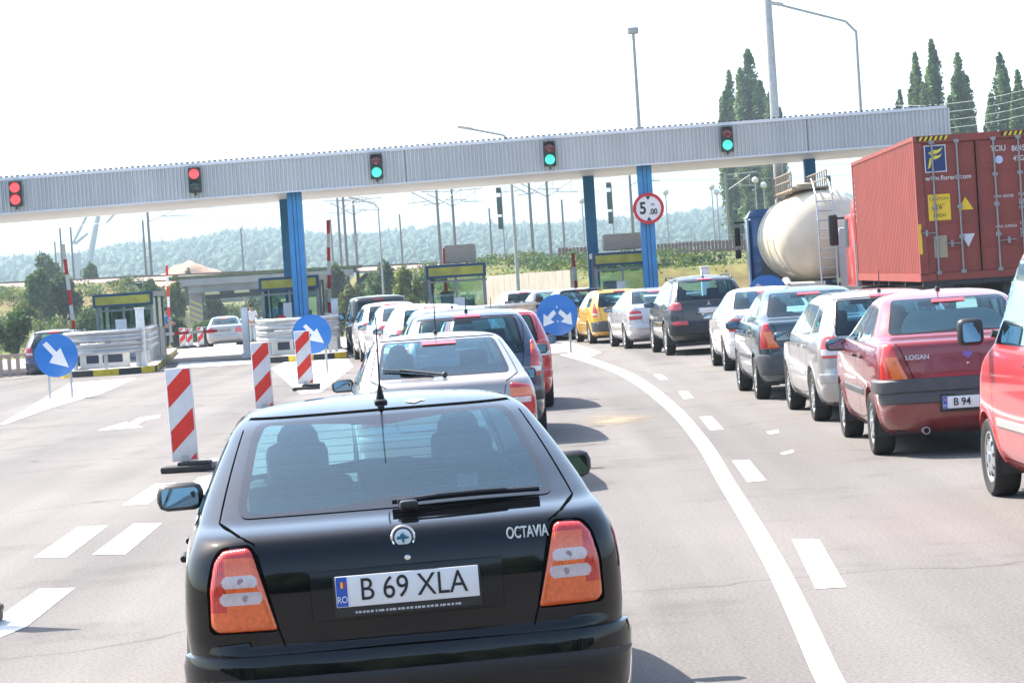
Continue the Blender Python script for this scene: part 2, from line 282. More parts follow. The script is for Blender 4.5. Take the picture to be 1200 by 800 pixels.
class Car:
    def __init__(s, kind, L=None, W=None, H=None):
        A = ARCH[kind]; s.kind = kind; s.L, s.W, s.H = L or A['L'], W or A['W'], H or A['H']
        s.kx, s.ky, s.kz = s.L / A['L'], s.W / A['W'], s.H / A['H']
        r = np.array(A['rows']) * np.array([s.kz, s.kx, s.kx, s.ky, s.ky]); s.belt = A['belt'] * s.kz
        t = np.concatenate([[0], np.cumsum(np.sqrt(np.diff(r[:, 0]) ** 2 + (.55 * np.diff(r[:, 1])) ** 2 + np.diff(r[:, 3]) ** 2) + .004)])
        tq = np.linspace(0, t[-1], 600); s.tab = np.array([pchip(t, r[:, i], tq) for i in range(5)])
        s.tab[0] = np.maximum.accumulate(s.tab[0] + np.arange(600) * 1e-9); s.tt = tq
        s.bow, s.fbow, s.tap = .055, .16, .05
    def cols(s, z): return [np.interp(z, s.tab[0], s.tab[i]) for i in (1, 2, 3, 4)]
    def contour(s, z, nr=14, nc=10, ns=40, nf=12):
        """Half outlines (y >= 0) at heights z: X, Y, S (arc length from the rear centre)."""
        z = np.atleast_1d(np.asarray(z, float)); xr, xf, hw, rr = [c[:, None] for c in s.cols(z)]
        rf = np.minimum(np.minimum(.42 * s.ky, hw * .9), (xf - xr) * .4); rr = np.minimum(np.minimum(rr, hw * .95), (xf - xr) * .4)
        a = np.linspace(0, 1, nr, endpoint=False)[None]; th = (np.linspace(0, 1, nc, endpoint=False) * math.pi / 2)[None]
        b = np.linspace(0, 1, ns, endpoint=False)[None]; tf = (np.linspace(0, 1, nc, endpoint=False) * math.pi / 2)[None]; c = np.linspace(0, 1, nf)[None]
        one = np.ones_like(xr)
        X = np.concatenate([xr * np.ones_like(a), xr + rr * (1 - np.cos(th)), xr + rr + (xf - rf - xr - rr) * b, xf - rf + rf * np.sin(tf), xf * np.ones_like(c)], 1)
        Y = np.concatenate([(hw - rr) * a, hw - rr + rr * np.sin(th), hw * np.ones_like(b), hw - rf + rf * np.cos(tf), (hw - rf) * (1 - c)], 1)
        S = np.concatenate([(hw - rr) * a, hw - rr + rr * th, hw - rr + rr * math.pi / 2 + (xf - rf - xr - rr) * b,
                            hw - rr + rr * math.pi / 2 + (xf - rf - xr - rr) + rf * tf, hw - rr + (rr + rf) * math.pi / 2 + (xf - rf - xr - rr) + (hw - rf) * c], 1)
        q = (Y / np.maximum(hw, 1e-3)) ** 2
        X2 = X + s.bow * np.minimum(1, hw / .6) * q * np.clip(1 - (X - xr) / .9, 0, 1) - s.fbow * np.minimum(1, hw / .6) * q * np.clip(1 - (xf - X) / 1.0, 0, 1)
        Y2 = Y * (1 - s.tap * np.abs((X2 - s.L * .52) / (s.L * .5)) ** 3)
        return X2, Y2, S
    @staticmethod
    def _interp(K, q, V):
        i = np.clip((K < q[:, None]).sum(1), 1, K.shape[1] - 1); r = np.arange(len(q)); k0, k1 = K[r, i - 1], K[r, i]
        t = np.clip((q - k0) / np.maximum(k1 - k0, 1e-9), 0, 1); return V[r, i - 1] * (1 - t) + V[r, i] * t
    def ev(s, mode, p, z, sg=1):
        p, z = np.atleast_1d(np.asarray(p, float)), np.atleast_1d(np.asarray(z, float)); X, Y, S = s.contour(z, 20, 16, 60, 20)
        if mode == 'rear': x, y = s._interp(S, np.abs(p), X), s._interp(S, np.abs(p), Y) * np.where(p < 0, -1, 1)
        elif mode == 'front':
            SF = (S[:, -1:] - S)[:, ::-1]; x, y = s._interp(SF, np.abs(p), X[:, ::-1]), s._interp(SF, np.abs(p), Y[:, ::-1]) * np.where(p < 0, -1, 1)
        else: x, y = p, s._interp(np.maximum.accumulate(X, 1), p, Y) * sg
        return np.stack([x, y, z], 1)
    def nrm(s, mode, p, z, sg=1):
        e = .012; p, z = np.atleast_1d(np.asarray(p, float)), np.atleast_1d(np.asarray(z, float))
        a = s.ev(mode, p + e, z, sg) - s.ev(mode, p - e, z, sg); b = s.ev(mode, p, z + e, sg) - s.ev(mode, p, z - e, sg); n = np.cross(a, b)
        n /= np.linalg.norm(n, axis=1)[:, None] + 1e-9; P = s.ev(mode, p, z, sg); c = np.array([s.L * .5, 0, .5 * s.H])
        n[((P - c) * n).sum(1) < 0] *= -1; return n
    def loc(s, P): return np.stack([P[:, 1], P[:, 0] - s.L / 2, P[:, 2]], 1)
    def off(s, mode, p, z, o, sg=1): return s.loc(s.ev(mode, p, z, sg) + s.nrm(mode, p, z, sg) * np.asarray(o).reshape(-1, 1))
    def shell(s, paint_m, openings, wheels, parent, gaps=(), nz=96, fine=1.0):
        ts = np.linspace(0, s.tt[-1], nz); zs = np.interp(ts, s.tt, s.tab[0]); zs[-1] -= 1e-6
        zs = np.unique(zs); nz = len(zs)
        N = (max(6, int(16 * fine)), max(5, int(10 * fine)), max(24, int(110 * fine)), 12); X, Y, S = s.contour(zs, *N); K = X.shape[1]
        Z = np.repeat(zs[:, None], K, 1); SF = S[:, -1:] - S
        def full(A, neg=False): return np.concatenate([A, (-A if neg else A)[:, -2:0:-1]], 1)
        Xa, Ya, Za, Sa, Fa = full(X), full(Y, True), full(Z), full(S, True), full(SF, True); M = Xa.shape[1]
        P = np.stack([Xa, Ya, Za], 2).reshape(-1, 3); Sf, Ff = Sa.ravel(), Fa.ravel(); sgn = np.where(P[:, 1] >= 0, 1, -1)
        i, j = np.meshgrid(np.arange(nz - 1), np.arange(M), indexing='ij'); j2 = (j + 1) % M
        F = np.stack([i * M + j, i * M + j2, (i + 1) * M + j2, (i + 1) * M + j], -1).reshape(-1, 4)
        dead = np.zeros(len(F), bool); isside = np.abs(P[:, 1]) > s.ky * .3
        jobs = [('rear', np.asarray(p)) for m, p in openings if m == 'rear'] + [('side', np.asarray(p)) for m, p in openings if m == 'side'] + [('front', np.asarray(p)) for m, p in openings if m == 'front']
        for mode, poly in jobs:
            if mode == 'rear': dom = (P[:, 0] < s.L * .45) & (np.abs(Sf) < s.W * .75); Q = np.stack([Sf, P[:, 2]], 1)
            elif mode == 'front': dom = (P[:, 0] > s.L * .5) & (np.abs(Ff) < s.W * .75); Q = np.stack([Ff, P[:, 2]], 1)
            else: dom = isside; Q = np.stack([P[:, 0], P[:, 2]], 1)
            idx = np.nonzero(dom)[0]; ins = np.zeros(len(P), bool); near = np.zeros((len(P), 2)); a, b = poly_sd(Q[idx], poly); ins[idx] = a; near[idx] = b
            allin = ins[F].all(1); dead |= allin; keep = ~allin & ins[F].any(1); vs = np.unique(F[keep].ravel()); vs = vs[ins[vs]]
            if len(vs):
                if mode == 'side':
                    for sg in (1, -1):
                        k = vs[sgn[vs] == sg]
                        if len(k): P[k] = s.ev('side', near[k, 0], near[k, 1], sg)
                else: P[vs] = s.ev(mode, near[vs, 0], near[vs, 1])
        for (xc, zc, r) in wheels:
            d = np.hypot(P[:, 0] - xc, P[:, 2] - zc); ins = (d < r) & (np.abs(P[:, 1]) > s.ky * .45)
            allin = ins[F].all(1); dead |= allin; keep = ~allin & ins[F].any(1); vs = np.unique(F[keep].ravel()); vs = vs[ins[vs]]
            k = r / np.maximum(d[vs], 1e-3); P[vs, 0] = xc + (P[vs, 0] - xc) * k; P[vs, 2] = zc + (P[vs, 2] - zc) * k
        mb = MB(); mb.add(s.loc(P), F[~dead].tolist(), 0)
        for (mode, line, wd) in gaps:
            pts = []
            for a, b in zip(line[:-1], line[1:]):
                k = max(2, int(math.dist(a, b) / .04))
                pts += [(a[0] + (b[0] - a[0]) * t / k, a[1] + (b[1] - a[1]) * t / k) for t in range(k)]
            pts.append(line[-1]); pts = np.array(pts); d = np.gradient(pts, axis=0); n = np.stack([-d[:, 1], d[:, 0]], 1); n /= np.linalg.norm(n, axis=1)[:, None] + 1e-9
            for sg in (1, -1):
                A, B = pts + n * wd / 2, pts - n * wd / 2
                if mode == 'rear': A, B = A * [sg, 1], B * [sg, 1]
                a3, b3 = s.off(mode, A[:, 0], A[:, 1], .0015, sg), s.off(mode, B[:, 0], B[:, 1], .0015, sg); m = len(pts)
                mb.add(np.concatenate([a3, b3]), [(q, q + 1, m + q + 1, m + q) for q in range(m - 1)], 1)
        # wheel-arch lips
        for (xc, zc, r) in wheels:
            a = np.linspace(-.15, math.pi + .15, 30); zz = zc + r * np.sin(a); ok = zz > s.tab[0][0] + .02; a = a[ok]
            for sg in (1, -1):
                rings = [s.off('side', xc + (r + dr) * np.cos(a), zc + (r + dr) * np.sin(a), o, sg) for dr, o in ((.05, .001), (.03, .011), (.0, .012), (-.004, -.05))]
                m = len(a); mb.add(np.concatenate(rings), [(q + m * h, q + 1 + m * h, q + 1 + m * (h + 1), q + m * (h + 1)) for h in range(3) for q in range(m - 1)], 0)
        return mb.build('body', [paint_m, GAP], parent, 40)
    def patch(s, mode, poly, name, parent, mats, o=.004, border=.0, sg=1, zone=None, rings=(1, .8, .55, .3, .05), depth=.012, mb=None, bulge=0.0):
        """A pane, lens or panel laid on the body: poly in (s, z) or (x, z); border = width of an edge band (material 1)."""
        poly = np.asarray(poly, float); c = (poly.max(0) + poly.min(0)) / 2; d = np.linalg.norm(poly - c, axis=1); n = len(poly); L = []
        L.append((poly, o - depth)); L.append((poly, o))
        if border: L.append((c + (poly - c) * (1 - border / d)[:, None], o))
        base = L[-1][0]; last = [c + (base - c) * k for k in rings[1:]]
        for k, q in zip(rings[1:], last): L.append((q, o + bulge * (1 - k)))
        V = np.concatenate([s.off(mode, q[:, 0], q[:, 1], np.full(n, oo), sg) for q, oo in L]); Fs, ms = [], []
        for h in range(len(L) - 1):
            for q in range(n):
                q2 = (q + 1) % n; Fs.append((h * n + q, h * n + q2, (h + 1) * n + q2, (h + 1) * n + q))
                if zone: zc = (L[h][0][q, 1] + L[h + 1][0][q2, 1]) / 2; xc = (L[h][0][q, 0] + L[h + 1][0][q2, 0]) / 2; ms.append(zone(xc, zc))
                else: ms.append(1 if border and h < 2 else 0)
        k = len(L) - 1; Fs.append(tuple(k * n + q for q in range(n))); ms.append(zone(c[0], c[1]) if zone else 0)
        own = mb is None; mb = mb or MB(); mb.add(V, Fs, ms)
        return mb.build(name, mats, parent, 40) if own else mb
    def lens(s, poly, name, parent, zone, mats, sg=1, o=.01, step=.008):
        """A lamp lens on the rear corner, gridded finely enough for coloured zones with clean edges."""
        poly = np.asarray(poly, float); lo, hi = poly.min(0), poly.max(0); nu, nv = int((hi[0] - lo[0]) / step) + 2, int((hi[1] - lo[1]) / step) + 2
        U, V = np.meshgrid(np.linspace(lo[0], hi[0], nu), np.linspace(lo[1], hi[1], nv)); Q = np.stack([U.ravel(), V.ravel()], 1); ins, near = poly_sd(Q, poly)
        i, j = np.meshgrid(np.arange(nv - 1), np.arange(nu - 1), indexing='ij'); F = np.stack([i * nu + j, i * nu + j + 1, (i + 1) * nu + j + 1, (i + 1) * nu + j], -1).reshape(-1, 4)
        F = F[ins[F].any(1)]; cent = Q[F].mean(1); zi = [zone(a, b) for a, b in cent]
        dist = np.linalg.norm(Q - near, axis=1); Q[~ins] = near[~ins]; dist[~ins] = 0
        offs = o * np.clip(dist / .02, 0, 1) ** .6 + .001; mb = MB(); mb.add(s.off('rear', Q[:, 0] * sg, Q[:, 1], offs), F.tolist(), zi)
        return mb.build(name, mats, parent, 50)
    def sweep(s, mode, p0, p1, prof, name, parent, m, sg=1, n=60, mb=None, endtaper=True):
        """A moulding or bumper: profile of (offset, z) swept along s (rear) or x (side)."""
        ps = np.linspace(p0, p1, n); V = []; k = len(prof)
        for (o, z) in prof:
            oo = np.full(n, o)
            if endtaper: oo[0] = oo[-1] = min(o, -.005); oo[1] = oo[-2] = o * .8
            V.append(s.off(mode, ps, np.full(n, z), oo, sg))
        V = np.concatenate(V); own = mb is None; mb = mb or MB()
        mb.add(V, [(a * n + q, a * n + q + 1, (a + 1) * n + q + 1, (a + 1) * n + q) for a in range(k - 1) for q in range(n - 1)], 0)
        return mb.build(name, m, parent, 40) if own else mb

def make_wheel(parent, x, y, z, r, wd, side, style):
    wname = bpy.data.objects.new('wheel', None); COL.objects.link(wname); wname.parent = parent; wname.location = (x, y, z); wname.empty_display_size = .1
    h = wd / 2; rr = r * .66
    t = MB(); t.lathe([(rr, -h * .8), (r * .8, -h * .98), (r * .93, -h), (r * .985, -h * .85), (r, -h * .55), (r, h * .55), (r * .985, h * .85), (r * .93, h), (r * .8, h * .98), (rr, h * .8), (rr * .97, 0), (rr, -h * .8)], axis='X', n=36)
    t.build('tyre', RUBBER, wname, 40)
    m = MB(); o = h * .72 * side
    m.lathe([(rr, o), (rr * 1.0, o + .012 * side), (rr * .93, o + .012 * side), (rr * .9, o - .012 * side)], axis='X', n=36, mi=0)
    m.lathe([(rr * .92, o - .03 * side), (.001, o - .025 * side)], axis='X', n=36, mi=1 if style == 'alloy' else 0)
    if style == 'alloy':
        for k in range(7):
            a = 2 * math.pi * k / 7 + .2
            for rot in (Matrix.Rotation(a, 3, 'X'),): m.box(rot @ Vector((o - .006 * side, 0, rr * .52)), (.022, rr * .17, rr * .86), 0, rot=rot, bev=.006)
    else:
        m.lathe([(rr * .9, o - .01 * side), (rr * .7, o + .012 * side), (rr * .3, o + .02 * side), (.001, o + .022 * side)], axis='X', n=36, mi=0)
        for k in range(9):
            a = 2 * math.pi * k / 9; rot = Matrix.Rotation(a, 3, 'X'); m.box(rot @ Vector((o + .008 * side, 0, rr * .68)), (.016, rr * .13, rr * .2), 1, rot=rot)
    m.lathe([(rr * .22, o + .002 * side), (rr * .2, o + .03 * side), (.001, o + .032 * side)], axis='X', n=18, mi=0)
    m.build('rim', [RIM, BLACK], wname, 30)
def ribbon_plate(parent, x, y, z, txt, w=.52, h=.112, tilt=0.0, tsx=.9, tsize=.098):
    """Licence plate with a blue country band, facing backwards (-Y)."""
    p = MB(); p.box((0, 0, 0), (w, .006, h), 0, bev=.002).box((-w / 2 + .022, -.0035, 0), (.04, .003, h * .95), 1)
    p.box((-w / 2 + .0145, -.0055, h * .22), (.008, .002, .022), 2).box((-w / 2 + .0225, -.0055, h * .22), (.008, .002, .022), 3).box((-w / 2 + .0305, -.0055, h * .22), (.008, .002, .022), 4)
    o = p.build('number_plate', [PLATE, PBLUE, pmat('flag_blue', (.02, .05, .4), .5), pmat('flag_yellow', (.8, .55, .02), .5), pmat('flag_red', (.6, .02, .03), .5)], parent)
    o.location = (x, y, z); o.rotation_euler = (tilt, 0, 0)
    text('RO', .034, WHITE, o, 'plate_lettering', (-w / 2 + .022, -.006, -h * .26), (R(90), 0, 0), .0008, .8)
    if txt: text(txt, tsize, INK, o, 'plate_lettering', (.022, -.004, 0), (R(90), 0, 0), .0012, tsx)
    return o

LIGHTS = {
    'octavia': dict(poly=[(.475, .705), (.775, .695), (.80, .80), (.775, .93), (.70, .985), (.585, .99), (.56, .97)], r=.03, zone=lambda a, b: 1 if (b < .765 or b > .92) and b > .905 else (2 if (.80 < b < .842 or .852 < b < .895) and a < .70 else (0 if b > .79 or b < .79 else 1)), mats=None),
    'tall': dict(poly=[(.70, .74), (.86, .74), (.84, .98), (.80, 1.14), (.735, 1.14)], r=.03, zone=lambda a, b: 1 if 1.03 < b < 1.08 else (2 if .79 < b < .84 else 0)),
    'pink': dict(poly=[(.62, .75), (.86, .75), (.86, .93), (.80, 1.02), (.66, 1.01)], r=.04, zone=lambda a, b: 2 if .79 < b < .85 else 0),
    'logan': dict(poly=[(.585, .675), (.88, .675), (.87, .84), (.81, 1.015), (.735, 1.02), (.665, .84)], r=.02, zone=lambda a, b: (1 if .70 < b and a - (b - .675) * .30 < .735 else 0) if b < .90 else 0),
    'sedan': dict(poly=[(.50, .72), (.86, .70), (.86, .86), (.80, .93), (.54, .92)], r=.04, zone=lambda a, b: 2 if .80 < b < .84 else 0),
    'astra': dict(poly=[(.60, .67), (.86, .67), (.87, .82), (.83, .95), (.60, .985)], r=.03, zone=lambda a, b: 1 if .86 < b < .93 else (2 if .80 < b < .85 and a < .8 else 0)),
    'suv': dict(poly=[(.60, .98), (.90, .98), (.89, 1.10), (.82, 1.15), (.62, 1.14)], r=.04, zone=lambda a, b: 2 if b < 1.06 else 0),
}
def dense(poly, r): return roundpoly(poly, r)

def make_car(name, kind, loc, head, label, cat, colour, metal=0.0, dims=(None, None, None), light='sedan', plate=None, group=None, fine=.6, wheel=.3, ro=.9, wb=2.55,
             bumper=None, wiper=False, antenna=None, tilt=0.0, rim='cap', glassm=None, dark_low=None, third=True, seats=True, rails=False, rail_m=None, plate_z=None, exhaust=False, hero=False, lensmats=None, dust=.15):
    c = Car(kind, *dims); L, W, H = c.L, c.W, c.H; kx, ky, kz = c.kx, c.ky, c.kz
    cx, cy = loc[0] - math.sin(head) * L / 2, loc[1] + math.cos(head) * L / 2      # loc is the middle of the rear bumper on the ground
    root = empty(name, (cx, cy, loc[2] if len(loc) > 2 else 0), head, label, cat, group)
    root.rotation_euler = (0, tilt, head)
    pm = paint('paint_' + ('_'.join('%02d' % int(v * 100) for v in colour)) + ('_m' if metal else ''), colour, metal, dust); gm = glassm or GLASS
    # window outlines
    b = c.belt
    if kind in ('liftback', 'sedan'):
        rw = [(-.625 * ky, 1.068 * kz), (.625 * ky, 1.068 * kz), (.535 * ky, 1.372 * kz), (-.535 * ky, 1.372 * kz)]
        if kind == 'sedan': rw = [(-.67 * ky, 1.075 * kz), (.67 * ky, 1.075 * kz), (.55 * ky, 1.375 * kz), (-.55 * ky, 1.375 * kz)]
        xs = (1.08, 1.75, 2.62, 3.02); zt = 1.325 * kz; zb = 1.0 * kz
        fw = [(-.68 * ky, 1.03 * kz), (.68 * ky, 1.03 * kz), (.53 * ky, 1.36 * kz), (-.53 * ky, 1.36 * kz)]
    elif kind in ('hatch', 'wagon'):
        rw = [(-.66 * ky, 1.0 * kz), (.66 * ky, 1.0 * kz), (.57 * ky, (1.385 if kind == 'hatch' else 1.40) * kz), (-.57 * ky, (1.385 if kind == 'hatch' else 1.40) * kz)]
        xs = (.72, 1.45, 2.35, 2.72) if kind == 'hatch' else (1.15, 1.82, 2.72, 3.1); zt = 1.355 * kz; zb = 1.0 * kz
        fw = [(-.68 * ky, 1.04 * kz), (.68 * ky, 1.04 * kz), (.54 * ky, 1.38 * kz), (-.54 * ky, 1.38 * kz)]
    elif kind == 'suv':
        rw = [(-.70 * ky, 1.19 * kz), (.70 * ky, 1.19 * kz), (.60 * ky, 1.585 * kz), (-.60 * ky, 1.585 * kz)]; xs = (1.1, 1.8, 2.7, 3.1); zt = 1.55 * kz; zb = 1.15 * kz
        fw = [(-.70 * ky, 1.2 * kz), (.70 * ky, 1.2 * kz), (.56 * ky, 1.57 * kz), (-.56 * ky, 1.57 * kz)]
    else:
        rw = [(-.66 * ky, 1.14 * kz), (.66 * ky, 1.14 * kz), (.62 * ky, 1.66 * kz), (-.62 * ky, 1.66 * kz)]; xs = (.9, 1.42, 2.38, 2.85); zt = 1.68 * kz; zb = 1.1 * kz
        fw = [(-.70 * ky, 1.14 * kz), (.70 * ky, 1.14 * kz), (.60 * ky, 1.68 * kz), (-.60 * ky, 1.68 * kz)]
    xs = [v * kx for v in xs]; rear_w = dense(rw, .05); front_w = dense(fw, .06)
    def slope(z0, z1, front):   # x of the screen pillar at the two heights
        return [float(c.cols(z)[1 if front else 0]) for z in (z0, z1)]
    fr = slope(zb, zt, True); re = slope(zb, zt, False); mid = xs[1]
    d1 = [(mid + .05, zb), (fr[0] - .42 * kx, zb + .01), (fr[1] - .30 * kx, zt), (mid + .03, zt)]
    if kind == 'van': d1 = [(1.50 * kx, zb), (fr[0] - .16, zb), (fr[0] - .17, zb + .09), (fr[1] - .22, zt), (1.52 * kx, zt)]
    backx0, backx1 = {'liftback': (.86, 1.42), 'sedan': (.98, 1.38), 'hatch': (.62, .66), 'wagon': (1.05, 1.02), 'suv': (1.1, 1.06), 'van': (.5, .5)}[kind]
    d2 = [(backx0 * kx, zb + .02), (mid - .05, zb), (mid - .05, zt), (backx1 * kx, zt - .015)]
    sides = [dense(d1, .035), dense(d2, .035)]
    if kind in ('wagon', 'suv'): sides.append(dense([(.42 * kx, zb + .05), (.95 * kx, zb + .03), (.92 * kx, zt - .015), (.60 * kx, zt - .05)], .05))
    r = wheel; wx = [ro, ro + wb]; zc = r; ar = r + .055
    gz = .3 * kz; gaps = [('side', [(mid, gz), (mid, zb), (mid, zt + .03)], .007), ('side', [(fr[0] - .36 * kx, gz), (fr[0] - .34 * kx, zb)], .007),
            ('side', [(mid, gz), (fr[0] - .36 * kx, gz)], .006)]
    if kind != 'van': gaps += [('side', [(mid, gz), (wx[0] + ar + .08, gz + .04), (wx[0] + ar - .06, .66 * kz), (backx0 * kx + .02, zb - .01)], .007)]
    if kind == 'liftback': gaps += [('rear', [(.0, .605 * kz), (.47 * ky, .60 * kz), (.50 * ky, .69 * kz), (.57 * ky, 1.0 * kz), (.63 * ky, 1.03 * kz), (.70 * ky, 1.06 * kz), (.585 * ky, 1.388 * kz), (0, 1.39 * kz)], .007)]
    elif kind == 'sedan': gaps += [('rear', [(0, .60 * kz), (.50 * ky, .61 * kz), (.66 * ky, .98 * kz), (.72 * ky, 1.035 * kz)], .008)]
    elif kind == 'suv': gaps += [('rear', [(0, .72 * kz), (.60 * ky, .73 * kz), (.63 * ky, 1.15 * kz), (.68 * ky, 1.6 * kz), (0, 1.62 * kz)], .008)]
    else: gaps += [('rear', [(0, .61 * kz), (.58 * ky, .62 * kz), (.63 * ky, .95 * kz), (.66 * ky, 1.3 * kz), (.6 * ky, 1.41 * kz), (0, 1.42 * kz)], .008)]
    body = c.shell(pm, [('rear', rear_w), ('front', front_w)] + [('side', p) for p in sides], [(x, zc, ar) for x in wx], root, gaps, nz=int(120 * max(.55, fine)), fine=fine)
    c.patch('rear', rear_w, 'rear_window', root, [gm, FRIT], o=.003, border=.035 if hero else .03)
    c.patch('front', front_w, 'windscreen', root, [gm, FRIT], o=.003, border=.04)
    for p in sides:
        for sg in (1, -1): c.patch('side', p, 'side_window', root, [gm, FRIT], o=.002, border=.018, sg=sg)
    # floor, cabin and arches
    u = MB(); zf = .24 * kz
    u.box((0, 0, zf), (W * .78, L * .9, .06)); u.box((0, -L / 2 + ro, .36 * kz), (W * .56, .75, .26)); u.box((0, L / 2 - .75, .55 * kz), (W * .6, 1.0, .5)); 
    u.box((0, fr[0] - L / 2 - .33, zb - .1), (W * .78, .45, .22), bev=.05)
    u.box((0, -L / 2 + .55 if kind in ('liftback', 'sedan') else -L / 2 + .4, zb - .1 if kind in ('liftback', 'sedan') else zb - .22), (W * .7, .8 if kind in ('liftback', 'sedan') else .5, .03))
    for x in wx:
        for sg in (1, -1): u.lathe([(ar + .01, sg * (W / 2 - .04)), (ar + .02, sg * (W / 2 - .32)), (.05, sg * (W / 2 - .33))], axis='X', c=(0, x - L / 2, zc), n=20, a0=-.3, a1=math.pi + .3)
    u.build('underbody', CABIN, root)
    if seats:
        base = zb - .56
        for sx in (-.36, .36):
            m = MB(); yb = fr[0] - L / 2 - 1.25 * kx; m.box((sx * ky, yb + .25, base + .02), (.48, .5, .14), bev=.05)
            m.box((sx * ky, yb - .06, base + .36), (.48, .13, .62), rot=Matrix.Rotation(R(14), 3, 'X'), bev=.055); m.box((sx * ky, yb - .15, base + .72), (.27, .10, .19), rot=Matrix.Rotation(R(10), 3, 'X'), bev=.045)
            m.build('seat', SEAT, root)
        m = MB(); yb = fr[0] - L / 2 - 2.15 * kx; m.box((0, yb + .22, base), (1.2 * ky, .5, .16), bev=.05); m.box((0, yb - .06, base + .3), (1.24 * ky, .13, .56), rot=Matrix.Rotation(R(18), 3, 'X'), bev=.05)
        for sx in ((-.34, 0, .34) if hero else (-.34, .34)): m.box((sx * ky, yb - .15, base + (.70 if hero else .62)), (.25, .09, .15), rot=Matrix.Rotation(R(12), 3, 'X'), bev=.04)
        m.build('rear_bench', SEAT, root)
        if hero or fine > .65:
            m = MB(); q = Matrix.Rotation(R(62), 3, 'X'); cw = Vector((-.36 * ky, fr[0] - L / 2 - .68, zb - .09))
            pts = [cw + q @ Vector((.18 * math.cos(a), .18 * math.sin(a), 0)) for a in np.linspace(0, 2 * math.pi, 25)]; m.path(pts, .014); m.tube(cw, cw + Vector((0, .25, -.1)), .03); m.tube(cw + q @ Vector((-.18, 0, 0)), cw + q @ Vector((.18, 0, 0)), .018)
            m.build('steering_wheel', BLACK, root)
            m = MB(); m.box((0, fr[1] - L / 2 - .1, zt - .02), (.22, .03, .06), bev=.012); m.build('interior_mirror', BLACK, root)
    # lamps
    if light:
        l = LIGHTS[light]; ls = kz; pol = [(a * ky, z * kz) for a, z in l['poly']]; rp = dense(pol, l['r']); zn = l['zone']
        for sg in (1, -1): c.lens(rp, 'tail_light', root, lambda a, z: zn(a / ky, z / kz), lensmats or [LRED, LAMB, LCLR], sg, step=.006 if hero else .012)
    if third and not hero:
        zt3 = {'liftback': 1.345, 'sedan': 1.345, 'hatch': 1.405, 'wagon': 1.425, 'suv': 1.61, 'van': 1.72}[kind] * kz
        c.patch('rear', dense([(-.16, zt3 - .014), (.16, zt3 - .014), (.16, zt3 + .014), (-.16, zt3 + .014)], .01), 'brake_light', root, [LRED], o=.012)
    # bumper
    bz0, bz1 = (.33 * kz, .60 * kz)
    if kind == 'suv': bz0, bz1 = .44, .70 * kz
    bcol = {None: pm, 'dark': GREYPL, 'black': BLACK}[bumper]
    if bumper or hero:
        c.sweep('rear', -1.02 * ky, 1.02 * ky, [(.0, bz0), (.03, bz0 + .03), (.034, bz1 - .04), (.02, bz1), (-.01, bz1 + .006)], 'bumper', root, bcol)
    else:
        c.sweep('rear', -.98 * ky, .98 * ky, [(.0, bz1 - .13), (.016, bz1 - .12), (.018, bz1 - .05), (.012, bz1 - .03), (-.004, bz1 - .025)], 'bumper_strip', root, dark_low or pm)
    for sg in (1, -1): c.sweep('side', wx[0] + ar + .06, wx[1] - ar - .06, [(0, .52 * kz), (.012, .53 * kz), (.012, .575 * kz), (0, .585 * kz)], 'side_moulding', root, dark_low or pm, sg, n=30)
    # wheels
    for x in wx:
        for sg in (1, -1): make_wheel(root, sg * (W / 2 - .115), x - L / 2, zc, r, .2, sg, rim)
    # mirrors and handles
    mx = fr[0] - .44 * kx if kind != 'van' else fr[0] - .3; mz = zb + ((-.015 if hero else -.05) if kind != 'van' else .09); mo = .15 if kind != 'van' else .24; ys = float(c.ev('side', [mx], [zb + .02])[0, 1])
    for sg in (1, -1):
        hd = MB(); hs = 1.0 if kind != 'van' else 1.6
        hd.box((sg * (ys + mo), mx - L / 2, mz), (.22 if kind != 'van' else .2, .10, .13 * hs), bev=.045); hd.tube((sg * (ys - .03), mx - L / 2 + .01, mz - .05), (sg * (ys + .08), mx - L / 2 + .01, mz - .02), .03)
        h = hd.build('door_mirror', BLACK, root, 50)
        g = MB(); g.prism(roundpoly([(-.085, -.045 * hs), (.085, -.045 * hs), (.085, .045 * hs), (-.085, .045 * hs)], .025), 0, .004, 0, xf=lambda v: Vector((sg * (ys + mo) + v.x * (1 if kind != 'van' else .8), mx - L / 2 - .053 - v.z - .12 * v.x * sg + .07 * v.y, mz + v.y))); g.build('mirror_glass', MIRR, h)
    hm = MB()
    for xh in ((mid + .08, backx0 * kx + .22) if kind != 'van' else (mid + .2,)):
        for sg in (1, -1):
            p = c.off('side', [xh, xh + .17], [zb - .13, zb - .13], [.012, .012], sg); hd = MB(); hd.tube(p[0], p[1], .014, n=8)
            q = c.off('side', [xh, xh + .17], [zb - .13, zb - .13], [-.01, -.01], sg); hd.tube(q[0], p[0], .013, n=6); hd.tube(q[1], p[1], .013, n=6); hd.build('door_handle', pm if metal or not dark_low else BLACK, root, 50)
    if plate is not None:
        pz = plate_z or (.80 * kz if kind in ('sedan', 'liftback') else .78 * kz if kind != 'suv' else .95 * kz); py = float(c.ev('rear', [0], [pz])[0, 0]) - L / 2
        fm = MB(); fm.box((0, py - .006, pz), (.57, .02, .17), bev=.006); fm.build('plate_frame', BLACK if dark_low else pm, root); ribbon_plate(root, 0, py - .021, pz, plate)
    if wiper:
        z0 = rw[0][1] + .015; m = MB(); a = c.off('rear', [0.0], [z0 - .03], [.03])[0]; b2 = c.off('rear', [-.40 * ky], [z0 + .03], [.03])[0]; m.tube(a, b2, .012); m.ball(a, .028); m.tube(c.off('rear', [-.1], [z0 + .0], [.02])[0], c.off('rear', [-.56 * ky], [z0 + .05], [.016])[0], .009); m.build('wiper', BLACK, root)
